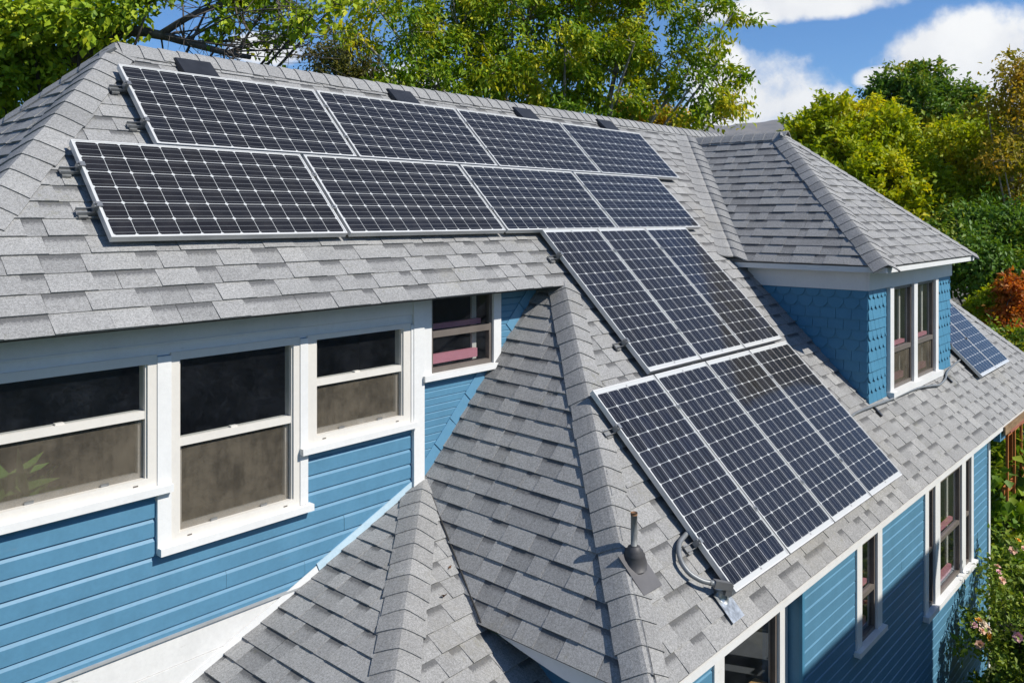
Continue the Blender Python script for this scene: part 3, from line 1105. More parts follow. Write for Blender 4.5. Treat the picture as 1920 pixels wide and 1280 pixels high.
# dormer room and its pair of windows
b = MB()
x0, x1, y0, y1, z0, z1 = 9.08, 11.88, DY + 0.09, 3.70, -2.02, -0.56
b.face([(x0, y1, z0), (x1, y1, z0), (x1, y1, z1), (x0, y1, z1)])
b.face([(x0, y0, z0), (x0, y1, z0), (x0, y1, z1), (x0, y0, z1)])
b.face([(x1, y0, z0), (x1, y1, z0), (x1, y1, z1), (x1, y0, z1)])
b.face([(x0, y0, z1), (x1, y0, z1), (x1, y1, z1), (x0, y1, z1)])
b.face([(x0, y0, z0), (x1, y0, z0), (x1, y1, z0), (x0, y1, z0)])
b.build("room_walls", ROOMWALL, dormer)
ws = []
for (a, c) in ((9.675, 10.385), (10.515, 11.245)):
    ws.append(storm_window(house, DY, a, c, -1.895, -0.770, 0.0, -1.475, sill=False, casing=False, rail=0.05))
    g = MB(); g.face([(a, DY + 0.006, -1.895), (c, DY + 0.006, -1.895), (c, DY + 0.006, -1.475), (a, DY + 0.006, -1.475)]); g.build("insect_screen", SCREEN, ws[-1])
b = MB()
b.box(9.555, 9.675, DY - 0.040, DY + 0.05, -1.90, -0.763)
b.box(10.385, 10.515, DY - 0.040, DY + 0.05, -1.90, -0.763)
b.box(11.245, 11.355, DY - 0.040, DY + 0.05, -1.90, -0.763)
b.box(9.675, 11.245, DY - 0.0265, DY + 0.05, -0.770, -0.763)
b.build("window_casing", WHITE, dormer)
b = MB()
b.box(9.535, 11.40, DY - 0.085, DY + 0.04, -1.968, -1.901)
b.build("window_sill", WHITE, dormer)

# ---------------- lower wall on the right
YB, YB2 = 2.60, 2.72
bh = [(7.345, 7.745, -3.70, -2.70), (9.26, 10.93, -4.06, -2.76)]
lw = MB()
siding(lw, YB, 6.135, 11.80, GZ, -2.45, 0.1015, bh, 0.016, 0.16, 5)
b2h = [(5.10, 6.0, -4.2, -2.72)]
siding(lw, YB2, 4.05, 6.16, GZ, -2.35, 0.1015, b2h, 0.016, 0.16, 6)
lw.face([(6.135, YB - 0.016, GZ), (6.135, YB - 0.016, -2.4), (6.135, YB2 + 0.02, -2.3), (6.135, YB2 + 0.02, GZ)])
lw.face([(11.80, YB - 0.016, GZ), (11.80, YB2 + 5, GZ), (11.80, YB2 + 5, -2.2), (11.80, YB - 0.016, -2.45)])
# wall below the side roof
lw.face([(4.05, YB2 - 0.016, GZ), (4.05, YB2 - 0.016, -2.4), (4.05, 4.6, -2.3), (4.05, 4.6, GZ)])
wall_lo = lw.build("lower_wall", BLUE, house)
b = MB()
b.box(11.745, 11.83, YB - 0.034, YB + 0.06, GZ, -2.52)
b.build("corner_board", WHITE, wall_lo)
b = MB()
b.box(6.120, 6.160, YB - 0.026, YB + 0.0, GZ, -2.5)
b.build("corner_bead", BLUE_D, wall_lo)
b = MB()
b.box(kx(LY) + 0.1, 11.86, LY + 0.004, LY + 0.022, LZ - 0.065, LZ - 0.022)
b.build("drip_edge", WHITE, wall_lo)
b = MB()
b.face([(3.95, LY + 0.02, LZ - 0.05), (15.6, LY + 0.02, LZ - 0.05), (15.6, 2.9, LZ - 0.045), (3.95, 2.9, LZ - 0.045)])
b.build("soffit", SOFFIT, wall_lo)
b = MB()
x0, x1, y0, y1, z0, z1 = 4.3, 11.6, YB2 + 0.10, 4.6, -5.0, -2.40
b.face([(x0, y1, z0), (x1, y1, z0), (x1, y1, z1), (x0, y1, z1)])
b.face([(x0, y0, z0), (x0, y1, z0), (x0, y1, z1), (x0, y0, z1)])
b.face([(x1, y0, z0), (x1, y1, z0), (x1, y1, z1), (x1, y0, z1)])
b.face([(x0, y0, z1), (x1, y0, z1), (x1, y1, z1), (x0, y1, z1)])
b.face([(x0, y0, z0), (x1, y0, z0), (x1, y1, z0), (x0, y1, z0)])
b.build("room_walls", DARK, wall_lo)

wl = storm_window(house, YB2, 5.125, 5.985, -4.15, -2.78, 0.135, -3.95, trimtop=-2.6, pink=False)
b = MB(); b.box(5.16, 5.95, YB2 + 0.045, YB2 + 0.15, -3.50, -3.465); b.build("inner_stool", m_wood("honey_wood", (0.42, 0.22, 0.07), (0.55, 0.32, 0.12), (3, 14, 14)), wl)
storm_window(house, YB, 7.352, 7.738, -3.655, -2.79, 0.118, -3.27, trimtop=-2.52)
b = MB()                                     # triple window: casing and mullions are one white frame
for a, c in ((9.14, 9.26), (9.49, 9.665), (10.52, 10.68), (10.93, 11.03)):
    b.box(a, c, YB - 0.032, YB + 0.06, -4.03, -2.56)
b.box(9.26, 9.49, YB - 0.030, YB + 0.06, -2.80, -2.56)
b.box(9.665, 10.52, YB - 0.030, YB + 0.06, -2.80, -2.56)
b.box(10.68, 10.93, YB - 0.030, YB + 0.06, -2.80, -2.56)
b.build("window_casing", WHITE, wall_lo)
b = MB(); b.box(9.11, 11.06, YB - 0.075, YB + 0.04, -4.085, -4.031); b.build("window_sill", WHITE, wall_lo)
for a, c in ((9.26, 9.49), (9.665, 10.52), (10.68, 10.93)):
    storm_window(house, YB, a, c, -4.03, -2.80, 0, -3.45, sill=False, casing=False)

# ---------------- things fixed on the roof, part of the house
for (x, y) in ((3.20, 6.115), (5.27, 6.115), (7.05, 6.115), (8.60, 6.115)):
    b = MB()
    c = np.array([x, y, zM(y)])
    vd = np.array([0, 1, 1]) / S2
    b.obox(c + M.n * 0.012, (1, 0, 0), vd, M.n, 0.30, 0.26, 0.008)
    for (s_, hh) in ((0.0, 0.05),):
        q = [c + np.array([1, 0, 0]) * dx + vd * dv + M.n * hn for dx, dv, hn in
             ((-.15, -.14, .018), (.15, -.14, .018), (.15, .13, .018), (-.15, .13, .018), (-.14, -.14, .060), (.14, -.14, .060), (.14, .11, .044), (-.14, .11, .044))]
        for f in ((4, 5, 6, 7), (0, 1, 5, 4), (1, 2, 6, 5), (2, 3, 7, 6), (3, 0, 4, 7)):
            b.face([q[i] for i in f])
    b.build("roof_vent", VENTM, main_roof)


# ================================================================== SOLAR PANELS
def on_roof(x, y, hgt):
    """point above the main slope"""
    return np.array([x, y, zM(y)]) + M.n * hgt


VD = -M.v                                # down the slope
XD = np.array([1.0, 0, 0])
H_TOP = 0.090                           # top face above the roof plane


def panel(name, corner, w, h_, portrait, label, group, margin):
    """corner = upper left corner of the top face; w along the ridge, h_ down the slope"""
    root = thing(name, tuple(corner + XD * w / 2 + VD * h_ / 2 - M.n * 0.04), label, "solar panel", group)
    f = MB()
    lip, th = 0.009, 0.040
    nb = M.n
    def bar(a0, a1, d0, d1):
        c = corner + XD * (a0 + a1) / 2 + VD * (d0 + d1) / 2 - nb * th / 2
        f.obox(c, XD, -VD, nb, a1 - a0, d1 - d0, th)
    bar(0, lip, 0, h_); bar(w - lip, w, 0, h_); bar(lip, w - lip, 0, lip); bar(lip, w - lip, h_ - lip, h_)
    f.build("frame", ALU, root)
    g = MB()
    q = [(lip, h_ - lip), (w - lip, h_ - lip), (w - lip, lip), (lip, lip)]
    mu, mv_ = margin
    if portrait:        # u of the cells runs down the slope
        U = lambda a, d: ((d - mu) / (h_ - 2 * mu) * 12, (a - mv_) / (w - 2 * mv_) * 6)
    else:
        U = lambda a, d: ((a - mu) / (w - 2 * mu) * 12, (d - mv_) / (h_ - 2 * mv_) * 6)
    g.face([corner + XD * a + VD * d - nb * 0.003 for a, d in q], [U(a, d) for a, d in q])
    g.build("glass", CELL_P if portrait else CELL_U, root)
    bk = MB()
    bk.face([corner + XD * a + VD * d - nb * 0.012 for a, d in reversed(q)])
    bk.build("back_sheet", SOFFIT, root)
    if portrait:        # white strips with printed marks at both ends
        for d in (0.030, h_ - 0.030):
            k = MB()
            c = corner + XD * (w * 0.5) + VD * d - nb * 0.0025
            k.obox(c, XD, -VD, nb, 0.016, 0.012, 0.002)
            k.obox(corner + XD * (w * 0.5) + VD * (d + (0.012 if d < 1 else -0.012)) - nb * 0.0028, XD, -VD, nb, w * 0.86, 0.003, 0.001)
            k.build("end_mark", MARK, root)
    return root


MARK = m_flat("grey_print", (0.20, 0.20, 0.21), 0.6)
G1 = "landscape solar panels in the two upper rows"
G2 = "portrait solar panels in the two lower rows"
G3 = "solar panels beyond the dormer"
place = ["leftmost", "second from left", "third from left", "rightmost"]
WU, HU = 1.643, 0.828
UX, UY = 2.541, 5.952 + 0.0636
LX, LYp = 2.003, 5.354 + 0.0636
for i in range(4):
    panel("solar_panel", on_roof(UX + i * WU, UY, H_TOP), WU - 0.030, HU, False,
          "wide dark solar panel just below the ridge vents, %s of the top row" % place[i], G1, (0.017, 0.015))
for i in range(4):
    panel("solar_panel", on_roof(LX + i * WU, LYp, H_TOP), WU - 0.030, HU - 0.010, False,
          "wide dark solar panel above the bare eave shingles, %s of the second row" % place[i], G1, (0.017, 0.015))
WP, HP = 0.8265, 1.592
PX, PY = 5.739, 4.782 + 0.0636
QX, QY = 4.935, 3.633 + 0.0636
for i in range(3):
    panel("solar_panel", on_roof(PX + i * WP, PY, H_TOP), WP - 0.020, HP, True,
          "upright solar panel with white end strips, %s of the three directly under the wide panels" % ["left", "middle", "right"][i], G2, (0.040, 0.014))
for i in range(4):
    panel("solar_panel", on_roof(QX + i * WP, QY, H_TOP), WP - 0.020, HP, True,
          "upright solar panel in the lowest row above the gutter edge, %s of four" % place[i], G2, (0.040, 0.014))
FX, FY = 12.42, 2.787 + 1.592 / S2 + 0.0636
for i in range(2):
    panel("solar_panel", on_roof(FX + i * 0.805, FY, H_TOP), 0.795, HP, True,
          ["small upright solar panel beyond the dormer, beside its wall", "outer upright solar panel beyond the dormer, next to the far hip"][i], G3, (0.040, 0.014))


def rail(x0, x1, y, label, clamps):
    root = thing("mounting_rail", tuple(on_roof((x0 + x1) / 2, y, 0.012)), label, "mounting rail", "rails that carry the solar panels")
    b = MB()
    cy = on_roof((x0 + x1) / 2, y, 0.0)
    L = x1 - x0
    b.obox(cy + M.n * 0.0295, XD, M.v, M.n, L, 0.042, 0.005)
    b.obox(cy + M.n * 0.0405 + M.v * 0.0185, XD, M.v, M.n, L, 0.004, 0.017)
    b.obox(cy + M.n * 0.0405 - M.v * 0.0185, XD, M.v, M.n, L, 0.004, 0.017)
    b.build("channel", ALU_D, root)
    for xx in (x0 + 0.035, x1 - 0.05):
        f = MB()
        f.obox(on_roof(xx, y, 0.019), XD, M.v, M.n, 0.05, 0.07, 0.015)
        f.build("foot", ALU_D, root)
    k = MB()
    ex = x0 + 0.105
    k.obox(on_roof(ex - 0.012, y, 0.068), XD, M.v, M.n, 0.022, 0.036, 0.052)
    k.obox(on_roof(ex + 0.004, y, 0.0965), XD, M.v, M.n, 0.034, 0.036, 0.006)
    k.tube([on_roof(ex - 0.012, y, 0.094), on_roof(ex - 0.012, y, 0.108)], 0.008, 6)
    k.build("end_clamp", ALU_D, root)
    for xx in clamps or ():
        k = MB()
        k.obox(on_roof(xx, y, 0.0925), XD, M.v, M.n, 0.036, 0.036, 0.005)
        k.tube([on_roof(xx, y, 0.090), on_roof(xx, y, 0.104)], 0.008, 6)
        k.build("middle_clamp", ALU_D, root)
    return root


for (x0, x1, yy, lab, n, wid) in (
        (UX, UX + 4 * WU - 0.03, UY - HU / S2 * 0.26, "upper metal rail end sticking out left of the top panel row", 4, WU),
        (UX, UX + 4 * WU - 0.03, UY - HU / S2 * 0.72, "lower metal rail end sticking out left of the top panel row", 4, WU),
        (LX, LX + 4 * WU - 0.03, LYp - HU / S2 * 0.27, "upper metal rail end sticking out left of the second panel row", 4, WU),
        (LX, LX + 4 * WU - 0.03, LYp - HU / S2 * 0.68, "lower metal rail end sticking out left of the second panel row", 4, WU),
        (PX, PX + 3 * WP - 0.02, PY - HP / S2 * 0.19, "upper metal rail clamp at the left side of the three upright panels", 3, WP),
        (PX, PX + 3 * WP - 0.02, PY - HP / S2 * 0.80, "lower metal rail clamp at the left side of the three upright panels", 3, WP),
        (QX, QX + 4 * WP - 0.02, QY - HP / S2 * 0.20, "upper rail clamp at the left of the lowest panel row, beside the hip caps", 4, WP),
        (QX, QX + 4 * WP - 0.02, QY - HP / S2 * 0.77, "lower rail clamp at the left of the lowest panel row, by the bent conduit", 4, WP),
        (FX, FX + 1.60, FY - HP / S2 * 0.22, "metal rail under the top of the two panels beyond the dormer", 2, 0.805),
        (FX, FX + 1.60, FY - HP / S2 * 0.66, "metal rail end beside the grey conduit beyond the dormer", 2, 0.805)):
    gap = 0.015 if wid > 1 else 0.010
    rail(x0 - 0.105, x1 - 0.03, yy, lab, [x0 + wid * i - gap for i in range(1, n)])

# ================================================================== PIPES ON THE ROOF
t = thing("vent_pipe", tuple(on_roof(4.345, 2.86, 0)), "short grey plumbing vent pipe with rusty rim in a black rubber boot", "vent pipe")
pb = on_roof(4.345, 2.90, 0.02)
b = MB()
b.obox(on_roof(4.335, 2.85, 0.021), np.array([1, .0, 0]), M.v, M.n, 0.20, 0.26, 0.006)
b.build("base_flashing", LEAD, t)
b = MB()
ax = np.array([0, -0.12, 1]); ax /= np.linalg.norm(ax)
prof = [(-0.05, 0.080), (0.0, 0.078), (0.030, 0.066), (0.038, 0.069), (0.052, 0.055), (0.060, 0.057), (0.075, 0.040), (0.084, 0.038), (0.090, 0.024)]
b.tube([pb + np.array([0, 0, 1]) * a for a, r in prof], [r for a, r in prof], 20)
b.build("rubber_boot", RUBBER, t, True)
b = MB(); b.tube([pb + np.array([0, 0, 0.08]), pb + np.array([0, 0, 0.275])], 0.020, 14); b.build("pipe", PIPEM, t, True)
b = MB(); b.tube([pb + np.array([0, 0, 0.2755]), pb + np.array([0, 0, 0.292])], 0.0215, 14); b.build("rim", RUST, t, True)


def spline(pts, n=8):
    P = [np.asarray(p, float) for p in pts]
    P = [2 * P[0] - P[1]] + P + [2 * P[-1] - P[-2]]
    out = []
    for i in range(1, len(P) - 2):
        for k in range(n):
            t_ = k / n
            a, b_, c, d = P[i - 1], P[i], P[i + 1], P[i + 2]
            out.append(0.5 * ((2 * b_) + (-a + c) * t_ + (2 * a - 5 * b_ + 4 * c - d) * t_ ** 2 + (-a + 3 * b_ - 3 * c + d) * t_ ** 3))
    out.append(P[-2])
    return out


t = thing("conduit", tuple(on_roof(4.86, 2.55, 0)), "bent grey conduit running from under the lowest panels into a galvanised roof mast", "conduit")
b = MB()
path = spline([on_roof(5.02, 2.90, .035), on_roof(4.90, 2.885, .04), on_roof(4.79, 2.865, .045), on_roof(4.70, 2.81, .05), on_roof(4.685, 2.745, .055), on_roof(4.73, 2.69, .065), on_roof(4.79, 2.655, .08)], 7)
b.tube(path, 0.0165, 10)
b.build("flexible_pipe", CONDUIT, t, True)
b = MB()
b.tube([on_roof(4.775, 2.662, .078), on_roof(4.80, 2.650, .084)], 0.018, 12)
b.build("coupling", CONDUIT, t, True)
b = MB()
j0, j1 = on_roof(4.80, 2.65, .084), on_roof(4.90, 2.602, .105)
dj = (j1 - j0) / np.linalg.norm(j1 - j0)
sd = np.cross(dj, (0, 0, 1)); sd /= np.linalg.norm(sd)
b.obox((j0 + j1) / 2, dj, sd, np.cross(sd, dj) * -1, np.linalg.norm(j1 - j0), 0.042, 0.046)
b.obox(j1 - np.array([0, 0, 0.022]) - dj * 0.02, dj, sd, np.cross(sd, dj) * -1, 0.045, 0.04, 0.07)
b.build("junction_elbow", m_flat("elbow_casting", (0.15, 0.15, 0.15), 0.45, 0.2), t)
mb_ = on_roof(4.885, 2.59, 0.0)
b = MB()
b.tube([mb_ + np.array([0, 0, -0.03]), mb_ + np.array([0, 0, 0.065])], [0.056, 0.040], 16)
b.tube([mb_ + np.array([0, 0, 0.065]), mb_ + np.array([0, 0, 0.080])], [0.046, 0.044], 16)
b.build("mast_cone", GALV, t, True)
b = MB(); b.obox(on_roof(4.885, 2.545, 0.021), XD, M.v, M.n, 0.15, 0.19, 0.004); b.build("base_flashing", GALV, t)
b = MB(); b.tube([mb_ + np.array([0, 0, 0.078]), mb_ + np.array([0, 0, 0.10])], [0.035, 0.022], 12); b.build("sealing_collar", RUBBER, t, True)

t = thing("conduit", tuple(on_roof(10.0, 3.02, 0)), "thin grey conduit lying along the foot of the dormer wall", "conduit")
b = MB()
pts = [on_roof(x, y, hgt) for x, y, hgt in ((8.20, 3.03, .03), (8.47, 3.05, .035), (8.9, 3.045, .035), (9.5, 3.03, .035), (10.3, 3.02, .035), (10.8, 2.985, .035), (11.02, 2.965, .035), (11.35, 2.985, .035), (11.6, 3.03, .035), (12.0, 3.06, .035), (12.45, 3.08, .03))]
b.tube(spline(pts, 5), 0.0125, 8)
b.build("pipe", CONDUIT, t, True)
for xx, yy in ((8.98, 3.0), (11.5, 2.98)):
    b = MB()
    b.obox(on_roof(xx, yy, 0.022), (1, 0, 0), M.v, M.n, 0.03, 0.13, 0.02)
    b.build("support_block", VENTM, t)

# a few fallen leaves on the low roof
rg = random.Random(5)
DLEAF = m_flat("dead_leaf", (0.26, 0.115, 0.05), 0.8)
for (x, y, lab, s_) in ((3.66, 3.86, "curled brown dead leaf lying by the cut valley on the porch roof", 0.036),
                        (3.86, 4.02, "pale tan leaf scrap beside the porch roof hip caps", 0.024)):
    p = np.array([x, y, zS2(x, y) + 0.016])
    b = MB()
    for i in range(3):
        a = rg.uniform(0, 6.28)
        d = np.array([math.cos(a), math.sin(a), 0.25]) * s_
        w_ = np.array([-math.sin(a), math.cos(a), 0.2]) * s_ * 0.55
        b.face([p, p + d * .5 + w_, p + d + np.array([0, 0, s_ * .4]), p + d * .5 - w_])
    tag(b.build("dead_leaf", DLEAF), lab, "leaf", "dead leaves on the porch roof")

# ================================================================== GROUND, HILLS, SKY SIDE
FW = np.array([math.sin(YAW), math.cos(YAW), 0.0])
RT = np.array([math.cos(YAW), -math.sin(YAW), 0.0])
UPV = np.array([0, 0, 1.0])


def at(u, v, D):
    """a point of the garden at depth D from where the picture was taken"""
    return D * (FW + RT * (u - 960) / 1579.5 + UPV * (406.9 - v) / 1579.5)


def m_ground():
    def fn(T, out):
        co = obj_co(T)
        n = T.noise(co, 0.35, 6.0, 0.65)
        n2 = T.noise(co, 9.0, 5.0, 0.7)
        c = T.ramp(T.math('ADD', T.math('MULTIPLY', n, 0.6), T.math('MULTIPLY', n2, 0.4)),
                   [(0.3, (0.030, 0.040, 0.014)), (0.5, (0.055, 0.075, 0.022)), (0.68, (0.12, 0.095, 0.055))])
        principled(T, out, c, 0.95, 0, 0.1, n2, 0.5, 0.05)
    return material("garden_ground", fn)


g = MB()
g.face([(-5000, -5000, GZ), (5000, -5000, GZ), (5000, 5000, GZ), (-5000, 5000, GZ)])
tag(g.build("ground", m_ground()), None, None, None, "structure")


def m_hill():
    def fn(T, out):
        co = obj_co(T)
        n = T.noise(co, 0.008, 8.0, 0.65)
        n2 = T.noise(co, 0.03, 6.0, 0.7)
        c = T.ramp(T.math('ADD', T.math('MULTIPLY', n, 0.5), T.math('MULTIPLY', n2, 0.5)),
                   [(0.34, (0.085, 0.092, 0.085)), (0.46, (0.150, 0.140, 0.128)), (0.62, (0.205, 0.185, 0.165))])
        principled(T, out, c, 0.95, 0, 0.1)
    return material("dry_hill", fn)


hv, hf = [], []
rgn = np.random.default_rng(4)
nx, ny = 420, 60
for j in range(ny):
    for i in range(nx):
        u = -900 + 3900 * i / (nx - 1)
        D = 2300 + 2200 * j / (ny - 1)
        prof = 0.1075 + 0.0050 * math.sin((u - 1430) * 0.0085 + 1.57) + 0.0016 * math.sin(u * 0.031) + 0.0008 * math.sin(u * 0.09 + 2)
        rise = math.sin(min(1.0, j / (ny * 0.62)) * math.pi / 2) if j < ny * 0.62 else 1 - 0.35 * (j - ny * 0.62) / (ny * 0.38)
        z = prof * 3650 * max(0, rise) ** 1.8 * (1 + 0.03 * math.sin(u * 0.02 + j * 0.3) * (1 - abs(rise - .5)))
        p = D * (FW + RT * (u - 960) / 1579.5)
        hv.append((p[0], p[1], GZ - 2 + z + rgn.normal(0, 1.5)))
for j in range(ny - 1):
    for i in range(nx - 1):
        a = j * nx + i
        hf.append((a, a + 1, a + nx + 1, a + nx))
me = bpy.data.meshes.new("hills"); me.from_pydata(hv, [], hf); me.materials.append(m_hill())
me.polygons.foreach_set("use_smooth", [True] * len(me.polygons))
o = bpy.data.objects.new("hills", me); COL.objects.link(o); tag(o, None, None, None, "structure")


# ================================================================== TREES AND PLANTS
def leaf_mesh(name, P, Dv, Nv, ln, wd, mat, parent):
    """many leaves: P base, Dv direction to the tip, Nv side normal; each leaf two triangles folded on its rib"""
    n = len(P)
    S = np.cross(Dv, Nv)
    S /= np.linalg.norm(S, axis=1, keepdims=True) + 1e-9
    Nn = np.cross(S, Dv)
    ln, wd = ln[:, None], wd[:, None]
    tip = P + Dv * ln - Nn * ln * 0.10
    l = P + Dv * ln * 0.42 + S * wd * 0.5 + Nn * wd * 0.16
    r = P + Dv * ln * 0.42 - S * wd * 0.5 + Nn * wd * 0.16
    V = np.stack([P, r, tip, l], 1).reshape(-1, 3)
    base = np.arange(n) * 4
    F = np.stack([base, base + 1, base + 2, base, base + 2, base + 3], 1).reshape(-1)
    me = bpy.data.meshes.new(name)
    me.vertices.add(4 * n)
    me.vertices.foreach_set("co", V.astype(np.float32).ravel())
    me.loops.add(6 * n)
    me.loops.foreach_set("vertex_index", F.astype(np.int32))
    me.polygons.add(2 * n)
    me.polygons.foreach_set("loop_start", np.arange(2 * n, dtype=np.int32) * 3)
    me.polygons.foreach_set("loop_total", np.full(2 * n, 3, dtype=np.int32))
    me.update(calc_edges=True)
    me.validate()
    me.materials.append(mat)
    ob = bpy.data.objects.new(name, me)
    COL.objects.link(ob)
    if parent is not None:
        ob.parent = parent
        ob.matrix_parent_inverse = WORLD_OF(parent).inverted()
    return ob


def unit(a):
    return a / (np.linalg.norm(a, axis=-1, keepdims=True) + 1e-9)


def tree(name, label, cat, base, blobs, n_cl, per, leaf, mat, bark=BARK, group=None, seed=0, droop=0.35, spread=0.42,
         trunk_r=0.2, shell=0.6, extra_limbs=(), twig_frac=0.5, crown_name="crown", stems=1, aspect=0.42, flat=0.75):
    """base (x,y,z); blobs: (centre, rx, rz). clusters of leaves on twigs fill the blobs"""
    rg = np.random.default_rng(seed)
    root = thing(name, tuple(base), label, cat, group)
    vol = np.array([b[1] ** 2 * b[2] for b in blobs]) ** 0.8
    cnt = np.maximum(3, (n_cl * vol / vol.sum()).astype(int))
    C, OUT, OWN = [], [], []
    for bi, ((c, rx, rz), k) in enumerate(zip(blobs, cnt)):
        d = unit(rg.normal(size=(k, 3)))
        r = rg.random(k) ** (1 / 3.0)
        r = shell * (0.72 + 0.33 * rg.random(k)) + (1 - shell) * r
        off = d * r[:, None] * np.array([rx, rx, rz])
        C.append(np.asarray(c) + off)
        OUT.append(unit(off + np.array([0, 0, 0.15 * rz])))
        OWN += [bi] * k
    C, OUT = np.concatenate(C), np.concatenate(OUT)
    nC = len(C)
    # leaves strung along a short spray in each cluster
    k = rg.poisson(per, nC)
    idx = np.repeat(np.arange(nC), k)
    n = len(idx)
    t = rg.random(n)
    sd = unit(OUT + rg.normal(scale=0.5, size=(nC, 3)) + np.array([0, 0, -droop]))
    csz = spread * (0.6 + 0.8 * rg.random(nC))
    P = C[idx] + sd[idx] * (t[:, None] - 0.5) * 1.7 * csz[idx][:, None] + np.clip(rg.normal(size=(n, 3)), -1.7, 1.7) * csz[idx][:, None] * np.array([0.34, 0.34, 0.34 * flat])
    P[:, 2] -= droop * 0.25 * t ** 2 * csz[idx]
    Dv = unit(sd[idx] * 0.7 + rg.normal(size=(n, 3)) * 0.65 + np.array([0, 0, -droop]))
    Nv = unit(rg.normal(size=(n, 3)) * 0.62 + np.array([0, 0, 0.8]) + OUT[idx] * 0.45)
    ln = leaf * (0.6 + 0.7 * rg.random(n))
    leaf_mesh(crown_name, P, Dv, Nv, ln, ln * aspect * (0.8 + 0.4 * rg.random(n)), mat, root)
    # wood
    w = MB()
    mean = np.mean([np.asarray(b[0]) for b in blobs], axis=0)
    base = np.asarray(base, float)
    fork = base + (mean - base) * np.array([0.6, 0.6, 0.55])
    trunk = [base, base + (fork - base) * 0.5 + np.append(rg.normal(scale=0.12, size=2), 0), fork]
    w.tube(spline(trunk, 5), np.linspace(trunk_r, trunk_r * 0.7, 11), 9)
    for bi, (c, rx, rz) in enumerate(blobs):
        c = np.asarray(c, float)
        mid = fork + (c - fork) * 0.5 + rg.normal(scale=0.12, size=3) * rx + np.array([0, 0, -0.12 * rz])
        pts = spline([fork, mid, c], 5)
        r0 = trunk_r * (0.20 + 0.20 * min(1, rx / 2))
        w.tube(pts, np.linspace(r0, r0 * 0.3, len(pts)), 6, cap=False)
        mem = [i for i in range(nC) if OWN[i] == bi]
        for i in mem:
            if rg.random() < twig_frac:
                q = C[i] + sd[i] * csz[i] * 0.7
                m2 = c + (C[i] - c) * 0.5 + rg.normal(scale=0.06, size=3) * rx
                pts = spline([c + (m2 - c) * 0.05, m2, C[i], q], 3)
                w.tube(pts, np.linspace(max(0.012, r0 * 0.22), 0.004, len(pts)), 4, cap=False)
    for pl_, r0, r1 in extra_limbs:
        pts = spline(pl_, 6)
        w.tube(pts, np.linspace(r0, r1, len(pts)), 7, cap=False)
    w.build("trunk", bark, root, True)
    return root


def B(u, v, ru, rv, D, dd=0.0):
    c = at(u, v, D + dd)
    return (c, ru / 1579.5 * D, rv / 1579.5 * D)


def under(u, D):
    p = at(u, 400, D)
    return (p[0], p[1], GZ)


GREEN_M = m_leaf("maple_leaf", [(0.0, (0.074, 0.170, 0.009)), (0.35, (0.157, 0.278, 0.010)), (0.62, (0.329, 0.400, 0.013)), (0.82, (0.579, 0.533, 0.018)), (1.0, (0.750, 0.606, 0.018))], 0.38, 0.55, 0.9)
GREEN_L = m_leaf("broad_leaf", [(0.0, (0.099, 0.202, 0.015)), (0.4, (0.239, 0.363, 0.018)), (0.75, (0.449, 0.536, 0.026)), (0.95, (0.728, 0.643, 0.038)), (1.0, (0.750, 0.536, 0.038))], 0.34, 0.4, 1.1)
GREEN_R = m_leaf("lime_leaf", [(0.0, (0.160, 0.264, 0.008)), (0.45, (0.365, 0.440, 0.010)), (0.8, (0.672, 0.602, 0.013)), (1.0, (0.750, 0.626, 0.013))], 0.40, 0.55, 0.45)
GREEN_D = m_leaf("dark_green_leaf", [(0.0, (0.065, 0.159, 0.019)), (0.5, (0.145, 0.257, 0.024)), (0.85, (0.379, 0.365, 0.024)), (1.0, (0.730, 0.462, 0.022))], 0.32, 0.5, 0.5)
ORANGE = m_leaf("autumn_leaf", [(0.0, (0.15, 0.19, 0.015)), (0.4, (0.34, 0.29, 0.02)), (0.75, (0.58, 0.36, 0.03)), (1.0, (0.62, 0.30, 0.03))], 0.42, 0.6, 0.6)
REDLEAF = m_leaf("red_orange_leaf", [(0.0, (0.154, 0.132, 0.012)), (0.4, (0.440, 0.165, 0.018)), (1.0, (0.572, 0.132, 0.024))], 0.42, 0.4, 1.2)
YELLOW = m_leaf("yellow_leaf", [(0.0, (0.176, 0.176, 0.012)), (0.5, (0.462, 0.330, 0.012)), (1.0, (0.616, 0.374, 0.018))], 0.42, 0.5, 1.0)
OLIVE = m_leaf("olive_leaf", [(0.0, (0.070, 0.091, 0.015)), (0.5, (0.154, 0.154, 0.027)), (1.0, (0.280, 0.210, 0.039))], 0.3, 0.5, 1.0)

TG = "trees behind the house"
